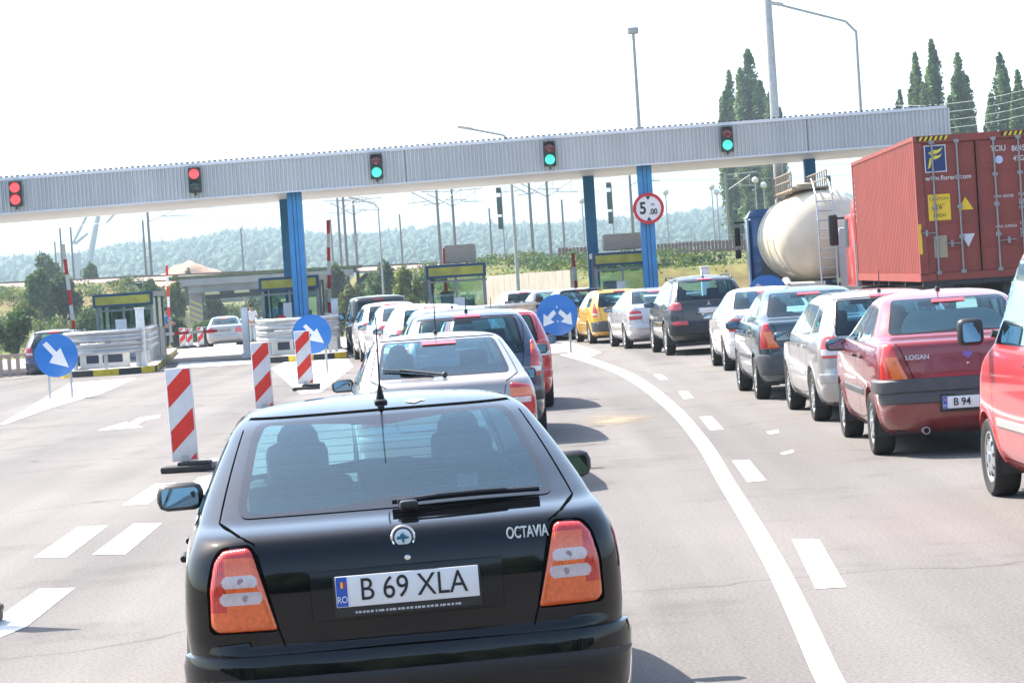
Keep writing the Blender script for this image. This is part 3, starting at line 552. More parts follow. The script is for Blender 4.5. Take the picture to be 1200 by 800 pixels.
    if antenna is not None:
        ax, ahh = antenna; zt2 = float(np.interp(ax, c.tab[1][300:], c.tab[0][300:])); m = MB(); m.box((0, ax - L / 2, zt2 + .012), (.04, .1, .04), bev=.012); m.tube((0, ax - L / 2, zt2 + .02), (0, ax - L / 2 - ahh * .35, zt2 + ahh), .007, .004); m.build('antenna', BLACK, root)
    if rails:
        for sg in (1, -1):
            y1, y2 = .75 * kx - L / 2, 2.45 * kx - L / 2; xx = sg * (W / 2 - .29); z = H - .035; m = MB(); m.path([(xx, y1, z - .05), (xx, y1 + .1, z + .025), (xx, y2 - .1, z + .025), (xx, y2, z - .05)], .017); m.build('roof_rail', rail_m or BLACK, root)
    if exhaust:
        m = MB(); m.lathe([(.034, .16), (.034, 0), (.028, 0), (.027, .15)], axis='Y', c=(-.42, -L / 2 + .01, .25), n=16); m.build('exhaust_pipe', GREYM, root)
    for sx in ((.36,) if exhaust else ()): 
        m = MB(); m.box((0, 0, 0), (.05, .03, .05), bev=.01); o = m.build('tow_hook_cover', BLACK, root); o.location = (sx, -L / 2 + .02, .32)
    return c, root
# ------------------------------------------------------------------ terrain
def ss(a, b, x):
    t = np.clip((np.asarray(x, float) - a) / (b - a), 0, 1); return t * t * (3 - 2 * t)
def z_rail(x): return 3.55 - .019 * np.clip(x, -90, 90)
def road_x(d): return -9.5 - (np.asarray(d, float) - 80) * .092
def vnoise(x, y, s, seed=0):
    """Smooth value noise on arrays."""
    x, y = np.asarray(x, float) / s, np.asarray(y, float) / s; xi, yi = np.floor(x), np.floor(y); fx, fy = x - xi, y - yi
    def h(a, b): v = np.sin(a * 127.1 + b * 311.7 + seed * 74.7) * 43758.5453; return v - np.floor(v)
    u, v = fx * fx * (3 - 2 * fx), fy * fy * (3 - 2 * fy)
    return (h(xi, yi) * (1 - u) + h(xi + 1, yi) * u) * (1 - v) + (h(xi, yi + 1) * (1 - u) + h(xi + 1, yi + 1) * u) * v
def z_road(d): return -2.7 * np.clip((np.asarray(d, float) - 98) / 150, 0, 1)
def terrain(x, d):
    x, d = np.asarray(x, float), np.asarray(d, float); rx = road_x(d); off = np.abs(x - rx)
    emb = ss(232, 280, d) * z_rail(x) * (1 - .85 * ss(335, 400, d)); side = -.2 * ss(90, 140, d) + emb
    xw = 3.7 - (np.clip(d, 138, 400) - 140) * .205 * np.where(d > 165, 1, 1); rb = ss(.25, 1.2, x - np.where(d < 165, xw, -1.6 - (d - 165) * .03)) * ss(136, 139.5, d); bank = rb * (1.9 + (z_rail(x) - 1.9) * ss(152, 262, d)) * (1 - .85 * ss(335, 400, d)); side = np.maximum(side, bank) * (x > -30) + side * (x <= -30)
    lb = ss(10, 40, -(x - rx)) * ss(95, 250, d) * (1 - ss(280, 300, d)) * 2.0; side = np.maximum(side, lb)
    wd = np.where(d < 200, 11, 8.5); wr = 1 - ss(wd, wd + 5 + 6 * (d < 235), off)
    low = np.where(d < 330, z_road(d), -2.7 * (1 - ss(330, 420, d))); z = side * (1 - wr) + low * wr
    z = z + .25 * (vnoise(x, d, 7) - .5) * ss(150, 200, d) * (1 - wr)
    ang = x / np.maximum(d, 1); hill = (35 + 8 * vnoise(ang * 1000, 0 * d, 60, 3) + 5 * vnoise(ang * 1000, 0 * d, 21, 5)) * (1 - .16 * ss(-.08, -.2, ang))
    z = np.where(d > 500, .5 + hill * ss(950, 2050, d) * (1 - .6 * ss(2200, 3400, d)), z)
    flat = (d < 98); return np.where(flat, 0, z)
def grid(xs, ds, zoff=0.0, zf=None):
    Xg, Dg = np.meshgrid(xs, ds); Z = (terrain(Xg, Dg) if zf is None else zf(Xg, Dg)) + zoff
    V = np.stack([Xg, Dg, Z], -1).reshape(-1, 3); n = len(xs); i, j = np.meshgrid(np.arange(len(ds) - 1), np.arange(n - 1), indexing='ij')
    F = np.stack([i * n + j, i * n + j + 1, (i + 1) * n + j + 1, (i + 1) * n + j], -1).reshape(-1, 4); return V, F
def nodes_mat(name):
    m = bpy.data.materials.new(name); m.use_nodes = True; t = m.node_tree; return m, t, t.nodes['Principled BSDF'], t.nodes.new, t.links.new
def ramp(t, fac, stops):
    r = t.nodes.new('ShaderNodeValToRGB'); e = r.color_ramp.elements
    while len(e) < len(stops): e.new(.5)
    for k, (p, c) in enumerate(stops): e[k].position = p; e[k].color = (*c, 1)
    t.links.new(fac, r.inputs[0]); return r.outputs[0]
def noise(t, vec, scale, detail=6, rough=.55):
    n = t.nodes.new('ShaderNodeTexNoise'); n.inputs['Scale'].default_value = scale; n.inputs['Detail'].default_value = detail; n.inputs['Roughness'].default_value = rough
    t.links.new(vec, n.inputs['Vector']); return n.outputs['Fac']
def mixc(t, fac, a, b, mode='MIX'):
    m = t.nodes.new('ShaderNodeMix'); m.data_type = 'RGBA'; m.blend_type = mode
    for s, v in (('Factor', fac), ('A', a), ('B', b)):
        if isinstance(v, (int, float)): m.inputs[s].default_value = v
        elif isinstance(v, tuple): m.inputs[s].default_value = (*v, 1)
        else: t.links.new(v, m.inputs[s])
    return m.outputs['Result']
# dry grass and earth
GRASS, t, b, N_, L_ = nodes_mat('dry_grass'); geo = N_('ShaderNodeNewGeometry').outputs['Position']
c1 = ramp(t, noise(t, geo, .09, 6, .6), [(.30, (.19, .135, .075)), (.42, (.15, .14, .055)), (.54, (.085, .11, .035)), (.62, (.15, .14, .06)), (.74, (.22, .15, .095))]); c2 = ramp(t, noise(t, geo, .9, 5, .7), [(.3, (.6, .6, .6)), (.7, (1.35, 1.3, 1.2))])
L_(mixc(t, 1.0, c1, c2, 'MULTIPLY'), b.inputs['Base Color']); b.inputs['Roughness'].default_value = .95; b.inputs['Specular IOR Level'].default_value = .1
xs = np.concatenate([-np.geomspace(4500, 62, 34), np.linspace(-60, 60, 121), np.geomspace(62, 4500, 34)])
ds = np.concatenate([[-900, -400, -150, -60, -20], np.linspace(0, 80, 9), np.linspace(84, 440, 240), np.geomspace(450, 9000, 70)])
V, F = grid(xs, ds, -.03); g = np_mesh('ground', V, F, GRASS, smooth=True); tag(g, kind='structure', label='dry grass ground with a railway bank')
# sun-bleached asphalt
ASPH, t, b, N_, L_ = nodes_mat('asphalt'); geo = N_('ShaderNodeNewGeometry').outputs['Position']
big = ramp(t, noise(t, geo, .16, 5, .6), [(.3, (.134, .1245, .118)), (.7, (.170, .158, .150))]); fine = ramp(t, noise(t, geo, 42, 3, .8), [(.33, (.66, .66, .67)), (.5, (1, 1, 1)), (.70, (1.38, 1.36, 1.34))])
mp = N_('ShaderNodeMapping'); mp.inputs['Scale'].default_value = (1.0, .03, 1); mp.inputs['Rotation'].default_value = (0, 0, R(-3)); L_(geo, mp.inputs[0]); streak = ramp(t, noise(t, mp.outputs[0], .9, 4), [(.34, (.78, .78, .785)), (.62, (1.08, 1.08, 1.07))])
vo = N_('ShaderNodeTexVoronoi'); vo.feature = 'DISTANCE_TO_EDGE'; vo.inputs['Scale'].default_value = .11; wn = N_('ShaderNodeTexNoise'); wn.inputs['Scale'].default_value = 1.2; L_(geo, wn.inputs['Vector'])
vm = N_('ShaderNodeVectorMath'); vm.operation = 'ADD'; L_(geo, vm.inputs[0]); L_(wn.outputs['Color'], vm.inputs[1]); L_(vm.outputs[0], vo.inputs['Vector'])
crack = ramp(t, vo.outputs['Distance'], [(0, (.62, .61, .6)), (.0022, (.75, .74, .73)), (.0042, (1, 1, 1))]); stain = ramp(t, noise(t, geo, .55, 4, .65), [(.55, (1, 1, 1)), (.63, (.86, .855, .85)), (.74, (.68, .67, .665))])
col = mixc(t, 1.0, mixc(t, 1.0, mixc(t, 1.0, mixc(t, 1.0, big, fine, 'MULTIPLY'), streak, 'MULTIPLY'), crack, 'MULTIPLY'), stain, 'MULTIPLY'); L_(col, b.inputs['Base Color']); b.inputs['Roughness'].default_value = .88; b.inputs['Specular IOR Level'].default_value = .3
bp = N_('ShaderNodeBump'); bp.inputs['Strength'].default_value = .35; bp.inputs['Distance'].default_value = .01; L_(noise(t, geo, 60, 3), bp.inputs['Height']); L_(bp.outputs[0], b.inputs['Normal'])
mb = MB(); mb.add([(-70, -200, 0), (70, -200, 0), (70, 92, 0), (-29, 92, 0), (-29, 84, 0), (-70, 84, 0)], [(0, 1, 2, 3, 4, 5)]); tag(mb.build('road', ASPH, smooth=0), kind='structure', label='sun-bleached asphalt of the toll plaza')
PAVE = pmat('pale_concrete_paving', (.30, .27, .245), .9, noise=.12, nscale=.6, bump=.15)
dd = np.linspace(78, 330, 90); V = []; F = []
for k, d in enumerate(dd):
    hw = 12 - 4.5 * float(ss(85, 200, d)); x = float(road_x(d)) if d > 80 else -9.5
    V += [(x - hw - (4 if d < 92 else 4 * (1 - float(ss(92, 130, d)))), d, float(z_road(d)) + .006), (x + hw + 22 * (1 - float(ss(86, 118, d))), d, float(z_road(d)) + .006)]
    if k: F.append((2 * k - 2, 2 * k - 1, 2 * k + 1, 2 * k))
np_mesh('lane_paving', V, F, PAVE); tag(bpy.data.objects['lane_paving'], kind='structure', label='pale concrete lane leading from the booths to the underpass')

# painted markings, each a thin sheet on the road
def worn(name, color):
    m, t, b, N_, L_ = nodes_mat(name); geo = N_('ShaderNodeNewGeometry').outputs['Position']
    L_(mixc(t, ramp(t, noise(t, geo, 7, 8, .75), [(.56, (0, 0, 0)), (.70, (.75, .75, .75))]), color, (.2, .19, .18)), b.inputs['Base Color']); b.inputs['Roughness'].default_value = .8; return m
RPAINT = worn('road_paint', (.66, .65, .62))
def gp(px, py): p = gnd(px, py); return (p.x, p.y)
marks = MB()
def quad(pts, z=.004): marks.add([(*gp(*p), z) for p in pts], [tuple(range(len(pts)))])
cl = [(1004, 850), (974, 800), (944, 735), (914, 672), (885, 620), (853, 568), (822, 517), (788, 478), (763, 457), (736, 440), (709, 428.5), (686, 421), (664, 415)]
cp = [np.array(gp(*p)) for p in cl]; tcl = np.arange(len(cp)); tq = np.linspace(0, len(cp) - 1, 90); X = pchip(tcl, [p[0] for p in cp], tq); Y = pchip(tcl, [p[1] for p in cp], tq)
d = np.gradient(np.stack([X, Y], 1), axis=0); n = np.stack([-d[:, 1], d[:, 0]], 1); n /= np.linalg.norm(n, axis=1)[:, None]; hw = np.interp(Y, [10, 30, 62], [.062, .085, .18])[:, None]
A, B = np.stack([X, Y], 1) + n * hw, np.stack([X, Y], 1) - n * hw; k = len(A)
marks.add([(*p, .004) for p in A] + [(*p, .004) for p in B], [(i, i + 1, k + i + 1, k + i) for i in range(k - 1)])
for q in ([(928, 632), (960, 632), (992, 688), (956, 690)], [(858, 540), (878, 539), (898, 563), (876, 565)], [(820, 488.5), (834, 488), (848, 503), (832, 504)], [(795, 459), (806, 458.5), (813, 466.5), (801, 467.5)], [(766, 439), (775, 438.6), (783, 444.5), (773, 445)],
          [(898, 506), (912, 503.5), (913, 507), (902, 509)], [(914, 531), (929, 527), (931, 530), (918, 533)],
          [(40, 653), (92, 617), (127, 616), (78, 653)], [(108, 650), (157, 613.5), (190, 613), (147, 649.5)], [(143, 592), (182, 567), (206, 566), (173, 591)], [(200, 590), (232, 560), (250, 556), (240, 585)], [(0, 747), (0, 722), (46, 690), (88, 689), (30, 735)]): quad(q)
# bent lane arrow
quad([(114, 504.5), (148, 494), (151, 496), (163, 489.5), (188, 486), (187, 489.6), (169, 492.6), (160, 498), (168, 500.5)])
# pale painted areas in front of the island noses
quad([(0, 497), (82, 449), (160, 443), (120, 461), (60, 478), (5, 498)], .008); quad([(318, 432), (340, 421), (408, 421), (414, 430), (376, 460), (352, 462)], .008)
quad([(612, 399), (668, 401), (705, 413), (690, 419), (664, 413), (640, 414)], .008); quad([(205, 432), (290, 427), (330, 421), (210, 425)], .012)
tag(marks.build('road_marking', RPAINT, smooth=0), kind='structure', label='white painted lines, dashes, bent arrow and pale island noses on the asphalt')
SAND = pmat('sand', (.30, .245, .165), .95, noise=.2, nscale=3); sm = MB(); q = gp(722, 491); pts = []
for i in range(26): a = 2 * math.pi * i / 26; pts.append((q[0] + (.75 + .1 * math.sin(3 * a + 1) + .05 * math.sin(7 * a)) * math.cos(a), q[1] + (2.2 + .4 * math.sin(2 * a)) * math.sin(a), .003))
sm.add(pts, [tuple(range(26))]); t = SAND.node_tree; b_ = t.nodes['Principled BSDF']; g2 = t.nodes.new('ShaderNodeNewGeometry'); vd = t.nodes.new('ShaderNodeVectorMath'); vd.operation = 'SUBTRACT'; vd.inputs[1].default_value = (q[0], q[1], 0); t.links.new(g2.outputs['Position'], vd.inputs[0]); vs_ = t.nodes.new('ShaderNodeVectorMath'); vs_.operation = 'MULTIPLY'; vs_.inputs[1].default_value = (1.7, .55, 0); t.links.new(vd.outputs[0], vs_.inputs[0]); vl = t.nodes.new('ShaderNodeVectorMath'); vl.operation = 'LENGTH'; t.links.new(vs_.outputs[0], vl.inputs[0]); nz_ = noise(t, g2.outputs['Position'], 2.2, 6, .7); a_ = t.nodes.new('ShaderNodeMath'); a_.operation = 'MULTIPLY_ADD'; a_.inputs[1].default_value = 2.4; a_.inputs[2].default_value = -.35; t.links.new(nz_, a_.inputs[0]); s_ = t.nodes.new('ShaderNodeMath'); s_.operation = 'SUBTRACT'; s_.use_clamp = True; t.links.new(a_.outputs[0], s_.inputs[0]); t.links.new(vl.outputs['Value'], s_.inputs[1]); t.links.new(s_.outputs[0], b_.inputs['Alpha']); tag(sm.build('sand_patch', SAND, smooth=0), kind='stuff', label='thin spill of pale yellow sand on the asphalt')

# ------------------------------------------------------------------ toll plaza
DG = 77.0; YAW = R(6); ux, uy = -math.sin(YAW), math.cos(YAW)
BLUE = pmat('blue_column_paint', (.03, .23, .52), .4, noise=.12, nscale=2, bump=.05); BLUED = pmat('dark_blue_frame', (.01, .05, .13), .4)
CLAD, t, b, N_, L_ = nodes_mat('grey_cladding'); tc_ = N_('ShaderNodeTexCoord').outputs['Object']; mp = N_('ShaderNodeMapping'); mp.inputs['Scale'].default_value = (1.6, 1, .12); L_(tc_, mp.inputs[0])
L_(mixc(t, 1.0, mixc(t, 1.0, (.52, .54, .545), ramp(t, noise(t, mp.outputs[0], 1.3, 5, .65), [(.34, (.93, .925, .91)), (.56, (1.01, 1.01, 1.01))]), 'MULTIPLY'), ramp(t, noise(t, tc_, .25, 3), [(.35, (.92, .92, .93)), (.65, (1.05, 1.05, 1.04))]), 'MULTIPLY'), b.inputs['Base Color']); b.inputs['Roughness'].default_value = .45; b.inputs['Metallic'].default_value = .25; TRIMW = pmat('cladding_trim', (.66, .68, .72), .4)
def gz(x): return 5.02 + .0122 * x
# gantry canopy
gt = empty('toll_canopy', (0, DG, 0), 0, 'long grey corrugated canopy on blue columns spanning all the toll lanes', 'toll canopy')
x0, x1, hh = -24.0, 13.45, .98
mb = MB(); xq = []; x = x0
while x < x1: xq += [(x, 0), (x + .045, 0), (x + .06, .035), (x + .105, .035)]; x += .12
V = []
for (x, o) in xq: V += [(x, -o, gz(x)), (x, -o, gz(x) + hh)]
mb.add(V, [(2 * i, 2 * i + 2, 2 * i + 3, 2 * i + 1) for i in range(len(xq) - 1)])
for (a, bx) in ((x0, x1),):
    mb.add([(a, .05, gz(a)), (bx, .05, gz(bx)), (bx, 8.5, gz(bx)), (a, 8.5, gz(a)), (a, .05, gz(a) + hh), (bx, .05, gz(bx) + hh), (bx, 8.5, gz(bx) + hh), (a, 8.5, gz(a) + hh)], [(0, 3, 2, 1), (4, 5, 6, 7), (1, 2, 6, 5), (2, 3, 7, 6), (0, 4, 7, 3)])
mb.build('cladding', CLAD, gt, 0)
def slab(mbx, za, zb, y0, y1, mi=0):
    mbx.add([(x0 - .02, y0, gz(x0) + za), (x1 + .02, y0, gz(x1) + za), (x1 + .02, y1, gz(x1) + za), (x0 - .02, y1, gz(x0) + za), (x0 - .02, y0, gz(x0) + zb), (x1 + .02, y0, gz(x1) + zb), (x1 + .02, y1, gz(x1) + zb), (x0 - .02, y1, gz(x0) + zb)], [(0, 3, 2, 1), (4, 5, 6, 7), (0, 1, 5, 4), (1, 2, 6, 5), (2, 3, 7, 6), (3, 0, 4, 7)], mi)
mb = MB(); slab(mb, hh - .02, hh + .07, -.06, .12); slab(mb, -.045, .0, -.05, .12); mb.build('edge_trim', TRIMW, gt, 0)
mb = MB(); x = x0 + .1
while x < x1 - .1: mb.box((x, -.03, gz(x) + hh + .095), (.085, .05, .04)); x += .165
for x in np.arange(x0 + 3, x1, 6.05): jb = MB(); jb.box((float(x), -.024, gz(x) + hh / 2), (.016, .006, hh - .02)); jb.build('panel_joint', pmat('joint_grey', (.12, .12, .13), .7), gt, 0)
tag(mb.build('roof_edge_gaps', pmat('dark_edge_gap', (.06, .06, .07), .6), gt, 0), kind='stuff')  # dark boxes stand in for the dark gaps at the roof sheet ends
def column(px, py0, D, back=False):
    x = xat(px, D, 300); y = D - DG; top = gz(x) + .3; m = MB(); base = .0
    if not back:
        m.box((x, y, (top + base) / 2), (.10, .34, top - base)); m.box((x - .14, y, (top + base) / 2), (.15, .40, top - base), bev=.01); m.box((x + .14, y, (top + base) / 2), (.15, .40, top - base), bev=.01)
        m.box((x, y - .02, base + .25), (.62, .6, .04))
    else: m.box((x, y, (top + base) / 2), (.36, .36, top - base), bev=.01); m.box((x, y, base + .25), (.6, .6, .04))
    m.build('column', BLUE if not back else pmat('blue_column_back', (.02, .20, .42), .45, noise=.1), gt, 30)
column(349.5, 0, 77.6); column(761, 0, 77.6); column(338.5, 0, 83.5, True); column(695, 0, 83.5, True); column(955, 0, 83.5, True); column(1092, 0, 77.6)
# lane lights hang on the fascia
DKGREEN = pmat('dark_green_lens', (.01, .04, .035), .2, coat=.6); DKRED = pmat('dark_red_lens', (.12, .01, .012), .2, coat=.6)
ONRED = pmat('lit_red_lens', (.6, .05, .06), .4, emit=(1, .07, .08), estr=.45); ONGRN = pmat('lit_green_lens', (.05, .5, .4), .4, emit=(.06, .7, .45), estr=.38); HOUSE = pmat('signal_housing', (.02, .03, .03), .5)
sig = [(18, 227, 'rr', 'lane signal with both lamps red, leftmost on the canopy'), (228, 211, 'ro', 'lane signal with only its upper lamp red, over the lane of the leaving silver saloon'), (441, 195, 'dg', 'lane signal showing green, the one nearest above the lane of white cars'), (644, 180, 'dg', 'lane signal showing green between the two blue column pairs, over the middle queue'), (852, 163, 'dg', 'lane signal showing green, rightmost on the canopy by the container')]
for px, py, st, lab in sig:
    x = xat(px, DG - .2, py); z = at(px, py, DG - .2).z; o = empty('lane_signal', (x, DG - .03, z), 0, lab, 'traffic light', 'lane signals on the canopy')
    m = MB(); m.box((0, -.13, 0), (.37, .2, .76), bev=.03).box((0, -.0, 0), (.12, .1, .3)).box((0, -.10, -.42), (.05, .05, .1)); m.build('housing', HOUSE, o)
    for k, (zz, on) in enumerate(((.18, st[0]), (-.18, st[1]))):
        m = MB(); m.lathe([(.15, -.232), (.14, -.255), (.09, -.272), (.0001, -.278)], axis='Y', n=24); l = m.build('lamp', {'r': ONRED, 'g': ONGRN, 'd': DKRED, 'o': DKGREEN}[on], o); l.location = (0, 0, zz)
        m = MB(); m.lathe([(.165, -.225), (.165, -.36)], axis='Y', n=16, a0=R(20), a1=R(160)); v = m.build('visor', HOUSE, l)
# islands with painted kerbs, rails, booths
KB = pmat('kerb_black', (.035, .034, .033), .7, noise=.2, nscale=5); KY = pmat('kerb_yellow', (.62, .46, .03), .7, noise=.2, nscale=5)
def along(base, t, lat=0.0): return (base[0] + ux * t + uy * lat, base[1] + uy * t - ux * lat)
islands = [(-10.9, 68.5, 'leftmost'), (-5.8, 70.2, 'second'), (-.25, 70.5, 'third'), (4.75, 69.5, 'fourth')]
W2 = 1.32
for k, (xn, dn, nm) in enumerate(islands):
    base = (xn, dn); ln = 24; pts = [along(base, W2 * .75 - W2 * .75 * math.cos(a), W2 * math.sin(a)) for a in np.linspace(-math.pi / 2, math.pi / 2, 13)]
    out = [along(base, ln, -W2)]
    t = ln
    while t > 1.8: t -= .8; out.append(along(base, t, -W2))
    out += pts; t = W2 * .75
    while t < ln - .8: t += .8; out.append(along(base, t, W2))
    out.append(along(base, ln, W2)); m = MB(); n = len(out); m.add([(*p, .17) for p in out], [tuple(range(n))], 2)
    for i in range(n - 1):
        mi = (i if i < (n - 13) // 2 or i > (n + 13) // 2 else i // 2) % 2
        a, b2 = out[i], out[i + 1]; m.add([(*a, -.02), (*b2, -.02), (*b2, .17), (*a, .17)], [(0, 1, 2, 3)], mi)
        c_ = (xn + ux * 8, dn + uy * 8); 
    tag(m.build('traffic_island', [KB, KY, CONC], None, 0), kind='structure', label='raised toll island with black and yellow kerb')
    # guard rail round the nose
    root = empty('guard_rail', (xn, dn, 0), 0, ['galvanised guard rail round the island nose beside the leftmost blue arrow sign', 'galvanised guard rail behind the blue arrow sign and the striped boards', 'galvanised guard rail behind the blue sign with two arrows', 'galvanised guard rail at the island nose hidden behind the right queue'][k], 'guard rail', 'guard rails on the toll islands')
    pr = [(-.0, -.155), (.045, -.12), (.045, -.075), (.0, -.03), (.0, .03), (.045, .075), (.045, .12), (.0, .155)]; hw2 = 1.12
    line = [along(base, 9 - j * .5, -hw2) for j in range(16)] + [along(base, 1.3 - 1.0 * math.cos(a), hw2 * math.sin(a)) for a in np.linspace(-math.pi / 2, math.pi / 2, 11)] + [along(base, 1.5 + j * .5, hw2) for j in range(16)]
    for zz, nm2 in ((.72, 'rail_beam'), (1.05, 'rail_beam')):
        m = MB(); nn = len(line); V = []
        ctr = along(base, 5, 0); L = np.array(line); dvec = np.gradient(L, axis=0); nrm = np.stack([dvec[:, 1], -dvec[:, 0]], 1); nrm /= np.linalg.norm(nrm, axis=1)[:, None]
        if ((L - np.array(ctr)) * nrm).sum() < 0: nrm = -nrm
        for (o, h) in pr: V += [(L[i, 0] + nrm[i, 0] * o - xn, L[i, 1] + nrm[i, 1] * o - dn, zz + h) for i in range(nn)]
        m.add(V, [(a * nn + i, a * nn + i + 1, (a + 1) * nn + i + 1, (a + 1) * nn + i) for a in range(7) for i in range(nn - 1)]); m.build(nm2, GREYM, root, 20)
    for i in (0, 5, 10, 15, 18, 21, 24, 27, 32, 37, 41):
        p = L[i] - nrm[i] * .09; m = MB(); m.box((p[0] - xn, p[1] - dn, .62), (.09, .09, 1.2)); m.build('post', GREYM, root, 0)
    # low equipment cabinets behind the rail
    m = MB(); q = along(base, 1.9, -.1); m.box((q[0], q[1], .45), (1.3, .5, .56), bev=.02)
    m.box((q[0] - .3, q[1] - .253, .42), (.34, .01, .22), 1).box((q[0] + .25, q[1] - .253, .42), (.55, .01, .22), 1)
    tag(m.build('equipment_box', [WHITE, pmat('dark_panel', (.03, .05, .09), .3)], None, 20), 'low white equipment box with dark panels behind the %s' % ['rail beside the leftmost blue arrow sign', 'rail behind the striped boards', 'rail behind the sign with two arrows', 'rail near the height limit sign'][k], 'equipment box')
BOOTHW = pmat('booth_frame', (.22, .24, .26), .4, metal=.5); BOOTHG = glass('booth_glass', (.80, .88, .86)); YSIGN = pmat('booth_sign_yellow', (.42, .40, .06), .5, noise=.25, nscale=3); INNER = pmat('booth_inner', (.42, .44, .42), .8)
booths = [(150.5, 2.22, 0), (343, 2.4, 1), (536, 2.45, 2), (729, 2.5, 3)]
for px, h, k in booths:
    D = 80.0; x = xat(px, D, 330); o = empty('toll_booth', (x, D, .17), 0, ['glazed toll booth with a yellow sign strip beside the person in blue', 'glazed toll booth with a yellow sign strip behind the left blue columns', 'glazed toll booth with a yellow sign strip above the middle queue', 'glazed toll booth with a yellow sign strip beside the height limit sign'][k], 'toll booth', 'toll booths')
    hb = h - .17; w_, dp = 1.75, 2.6; m = MB(); m.box((0, 0, hb - .08), (w_ + .12, dp + .12, .16)); m.box((0, 0, .04), (w_, dp, .08))
    for sx in (-1, 1):
        for sy in (-1, 0, 1): m.box((sx * (w_ / 2 - .04), sy * (dp / 2 - .04), hb / 2), (.08, .08, hb))
    m.box((-.02, -dp / 2 + .03, hb / 2), (.07, .06, hb)); m.box((0, -dp / 2 + .03, .95), (w_, .055, .06)); m.box((0, -dp / 2 + .03, hb - .52), (w_, .055, .06)); m.build('frame', BOOTHW, o, 0)
    m = MB(); m.box((.44, -dp / 2 + .05, .5), (.82, .03, .84)); m.box((0, dp / 2 - .04, .5), (w_ - .1, .03, .84)); m.box((-w_ / 2 + .03, .4, .5), (.03, dp * .6, .84)); m.box((w_ / 2 - .03, .0, .5), (.03, dp - .2, .84)); m.build('lower_panel', pmat('booth_panel', (.42, .44, .45), .5, noise=.08), o, 0)
    m = MB()
    for c_, d_ in (((-.44, -dp / 2 + .05, hb / 2), (.8, .008, hb - .2)), ((.44, -dp / 2 + .05, hb / 2 + .4), (.82, .008, hb - .95)), ((0, dp / 2 - .05, hb / 2 + .4), (w_ - .1, .008, hb - .95)), ((w_ / 2 - .04, 0, hb / 2 + .4), (.008, dp - .15, hb - .95)), ((-w_ / 2 + .04, 0, hb / 2 + .4), (.008, dp - .15, hb - .95))): m.box(c_, d_)
    m.build('glazing', BOOTHG, o, 0)
    m = MB(); m.box((.1, .2, .75), (1.3, .5, .06)).box((.3, .3, .98), (.4, .25, .36), bev=.03).box((-.35, .7, 1.15), (.45, .12, .6), bev=.04); m.build('desk', INNER, o)
    s = MB(); s.box((0, -dp / 2 - .12, hb - .21), (w_ + .1, .12, .40), 0, bev=.01); s.box((0, -dp / 2 - .183, hb - .21), (w_ - .08, .01, .25), 1); s.build('sign_box', [BLUED, YSIGN], o, 20)
    m = MB(); m.box((-.12 if k != 2 else .05, -dp / 2 - .01, 1.0), (.34, .02, .5)) if k in (0, 2) else m.box((-.1, -dp / 2 - .01, 1.15), (.26, .02, .55)); m.build('notice_board', WHITE, o, 0)
    if k == 1:
        m = MB(); m.lathe([(.2, 0), (.2, -.02), (.0001, -.022)], axis='Y', c=(-.3, -dp / 2 - .0, .85), n=24); m.box((-.3, -dp / 2 - .024, .85), (.3, .006, .07), 1); m.build('stop_disc', [REDP, WHITE], o)
    if k > 1:
        m = MB(); m.box((.15, .4, hb + .32), (.95 if k == 2 else 1.3, 1.2, .56 if k == 2 else .5), bev=.03); m.build('roof_unit', pmat('roof_unit_beige', (.44, .40, .35), .7, noise=.08), o)
# white bollards
for px, py, D, h, lab in ((168, 432, 69.5, 1.72, 'slim white pillar at the closed barrier beside the leftmost booth'), (290, 418, 78, 1.5, 'slim white pillar left of the booth behind the blue columns'), (396, 417, 78, 1.6, 'slim white pillar between the blue columns and the black people carrier'), (474, 408, 79, 1.55, 'slim pale pillar above the white cars'), (831, 400, 66, 1.85, 'pale grey pillar rising behind the black sport utility car')):
    x = xat(px, D, py); m = MB(); m.box((0, 0, h / 2), (.21, .18, h), bev=.02).box((0, 0, h + .02), (.25, .21, .04), bev=.012).box((0, 0, .08), (.3, .26, .16)); o = m.build('bollard', [WHITE]); o.location = (x, D, .0); tag(o, lab, 'bollard', 'pillars at the toll lanes')
# barrier arms
def arm(x, D, z, ang, ln, lab, yaw=0.0, w_=.11, pw=.3):
    o = empty('barrier', (x, D, 0), yaw, lab, 'barrier', 'barriers at the toll lanes'); m = MB(); m.box((0, 0, z / 2 + .0), (pw, pw, z), bev=.02); m.build('post', pmat('barrier_post', (.25, .25, .25), .5), o)
    m = MB(); n = int(ln / .42)
    for i in range(n): m.box((.0 + (i + .5) * ln / n, -.2, 0), (ln / n, .05, w_), i % 2)
    a = m.build('arm', [REDP, WHITE], o, 0); a.location = (0, 0, z); a.rotation_euler = (0, -ang, 0)
def raised(px0, py0, px1, py1, D, lab, pw=.3):
    p0, p1 = at(px0, py0, D), at(px1, py1, D); arm(p0.x, D, p0.z, math.atan2(p1.z - p0.z, p1.x - p0.x), math.hypot(p1.x - p0.x, p1.z - p0.z), lab, pw=pw)
raised(89, 393, 75, 286, 81, 'raised red and white barrier arm left of the leftmost booth'); raised(387, 370, 385, 258, 82, 'raised red and white barrier arm right of the left blue columns')
raised(523, 345, 521, 291, 84.5, 'raised red and white barrier arm above the booth of the middle queue'); raised(676, 345, 671, 297, 84, 'short raised red and white barrier left of the booth by the height limit sign')
p0, p1 = at(172, 393, 84), at(272, 386, 84); arm(p0.x, 84, p0.z, math.atan2(p1.z - p0.z, p1.x - p0.x), p1.x - p0.x, 'lowered red and white barrier arm across the lane of the silver saloon', w_=.09)
raised(199, 372, 196, 311, 116, 'thin raised barrier arm beside the person in blue', .12)

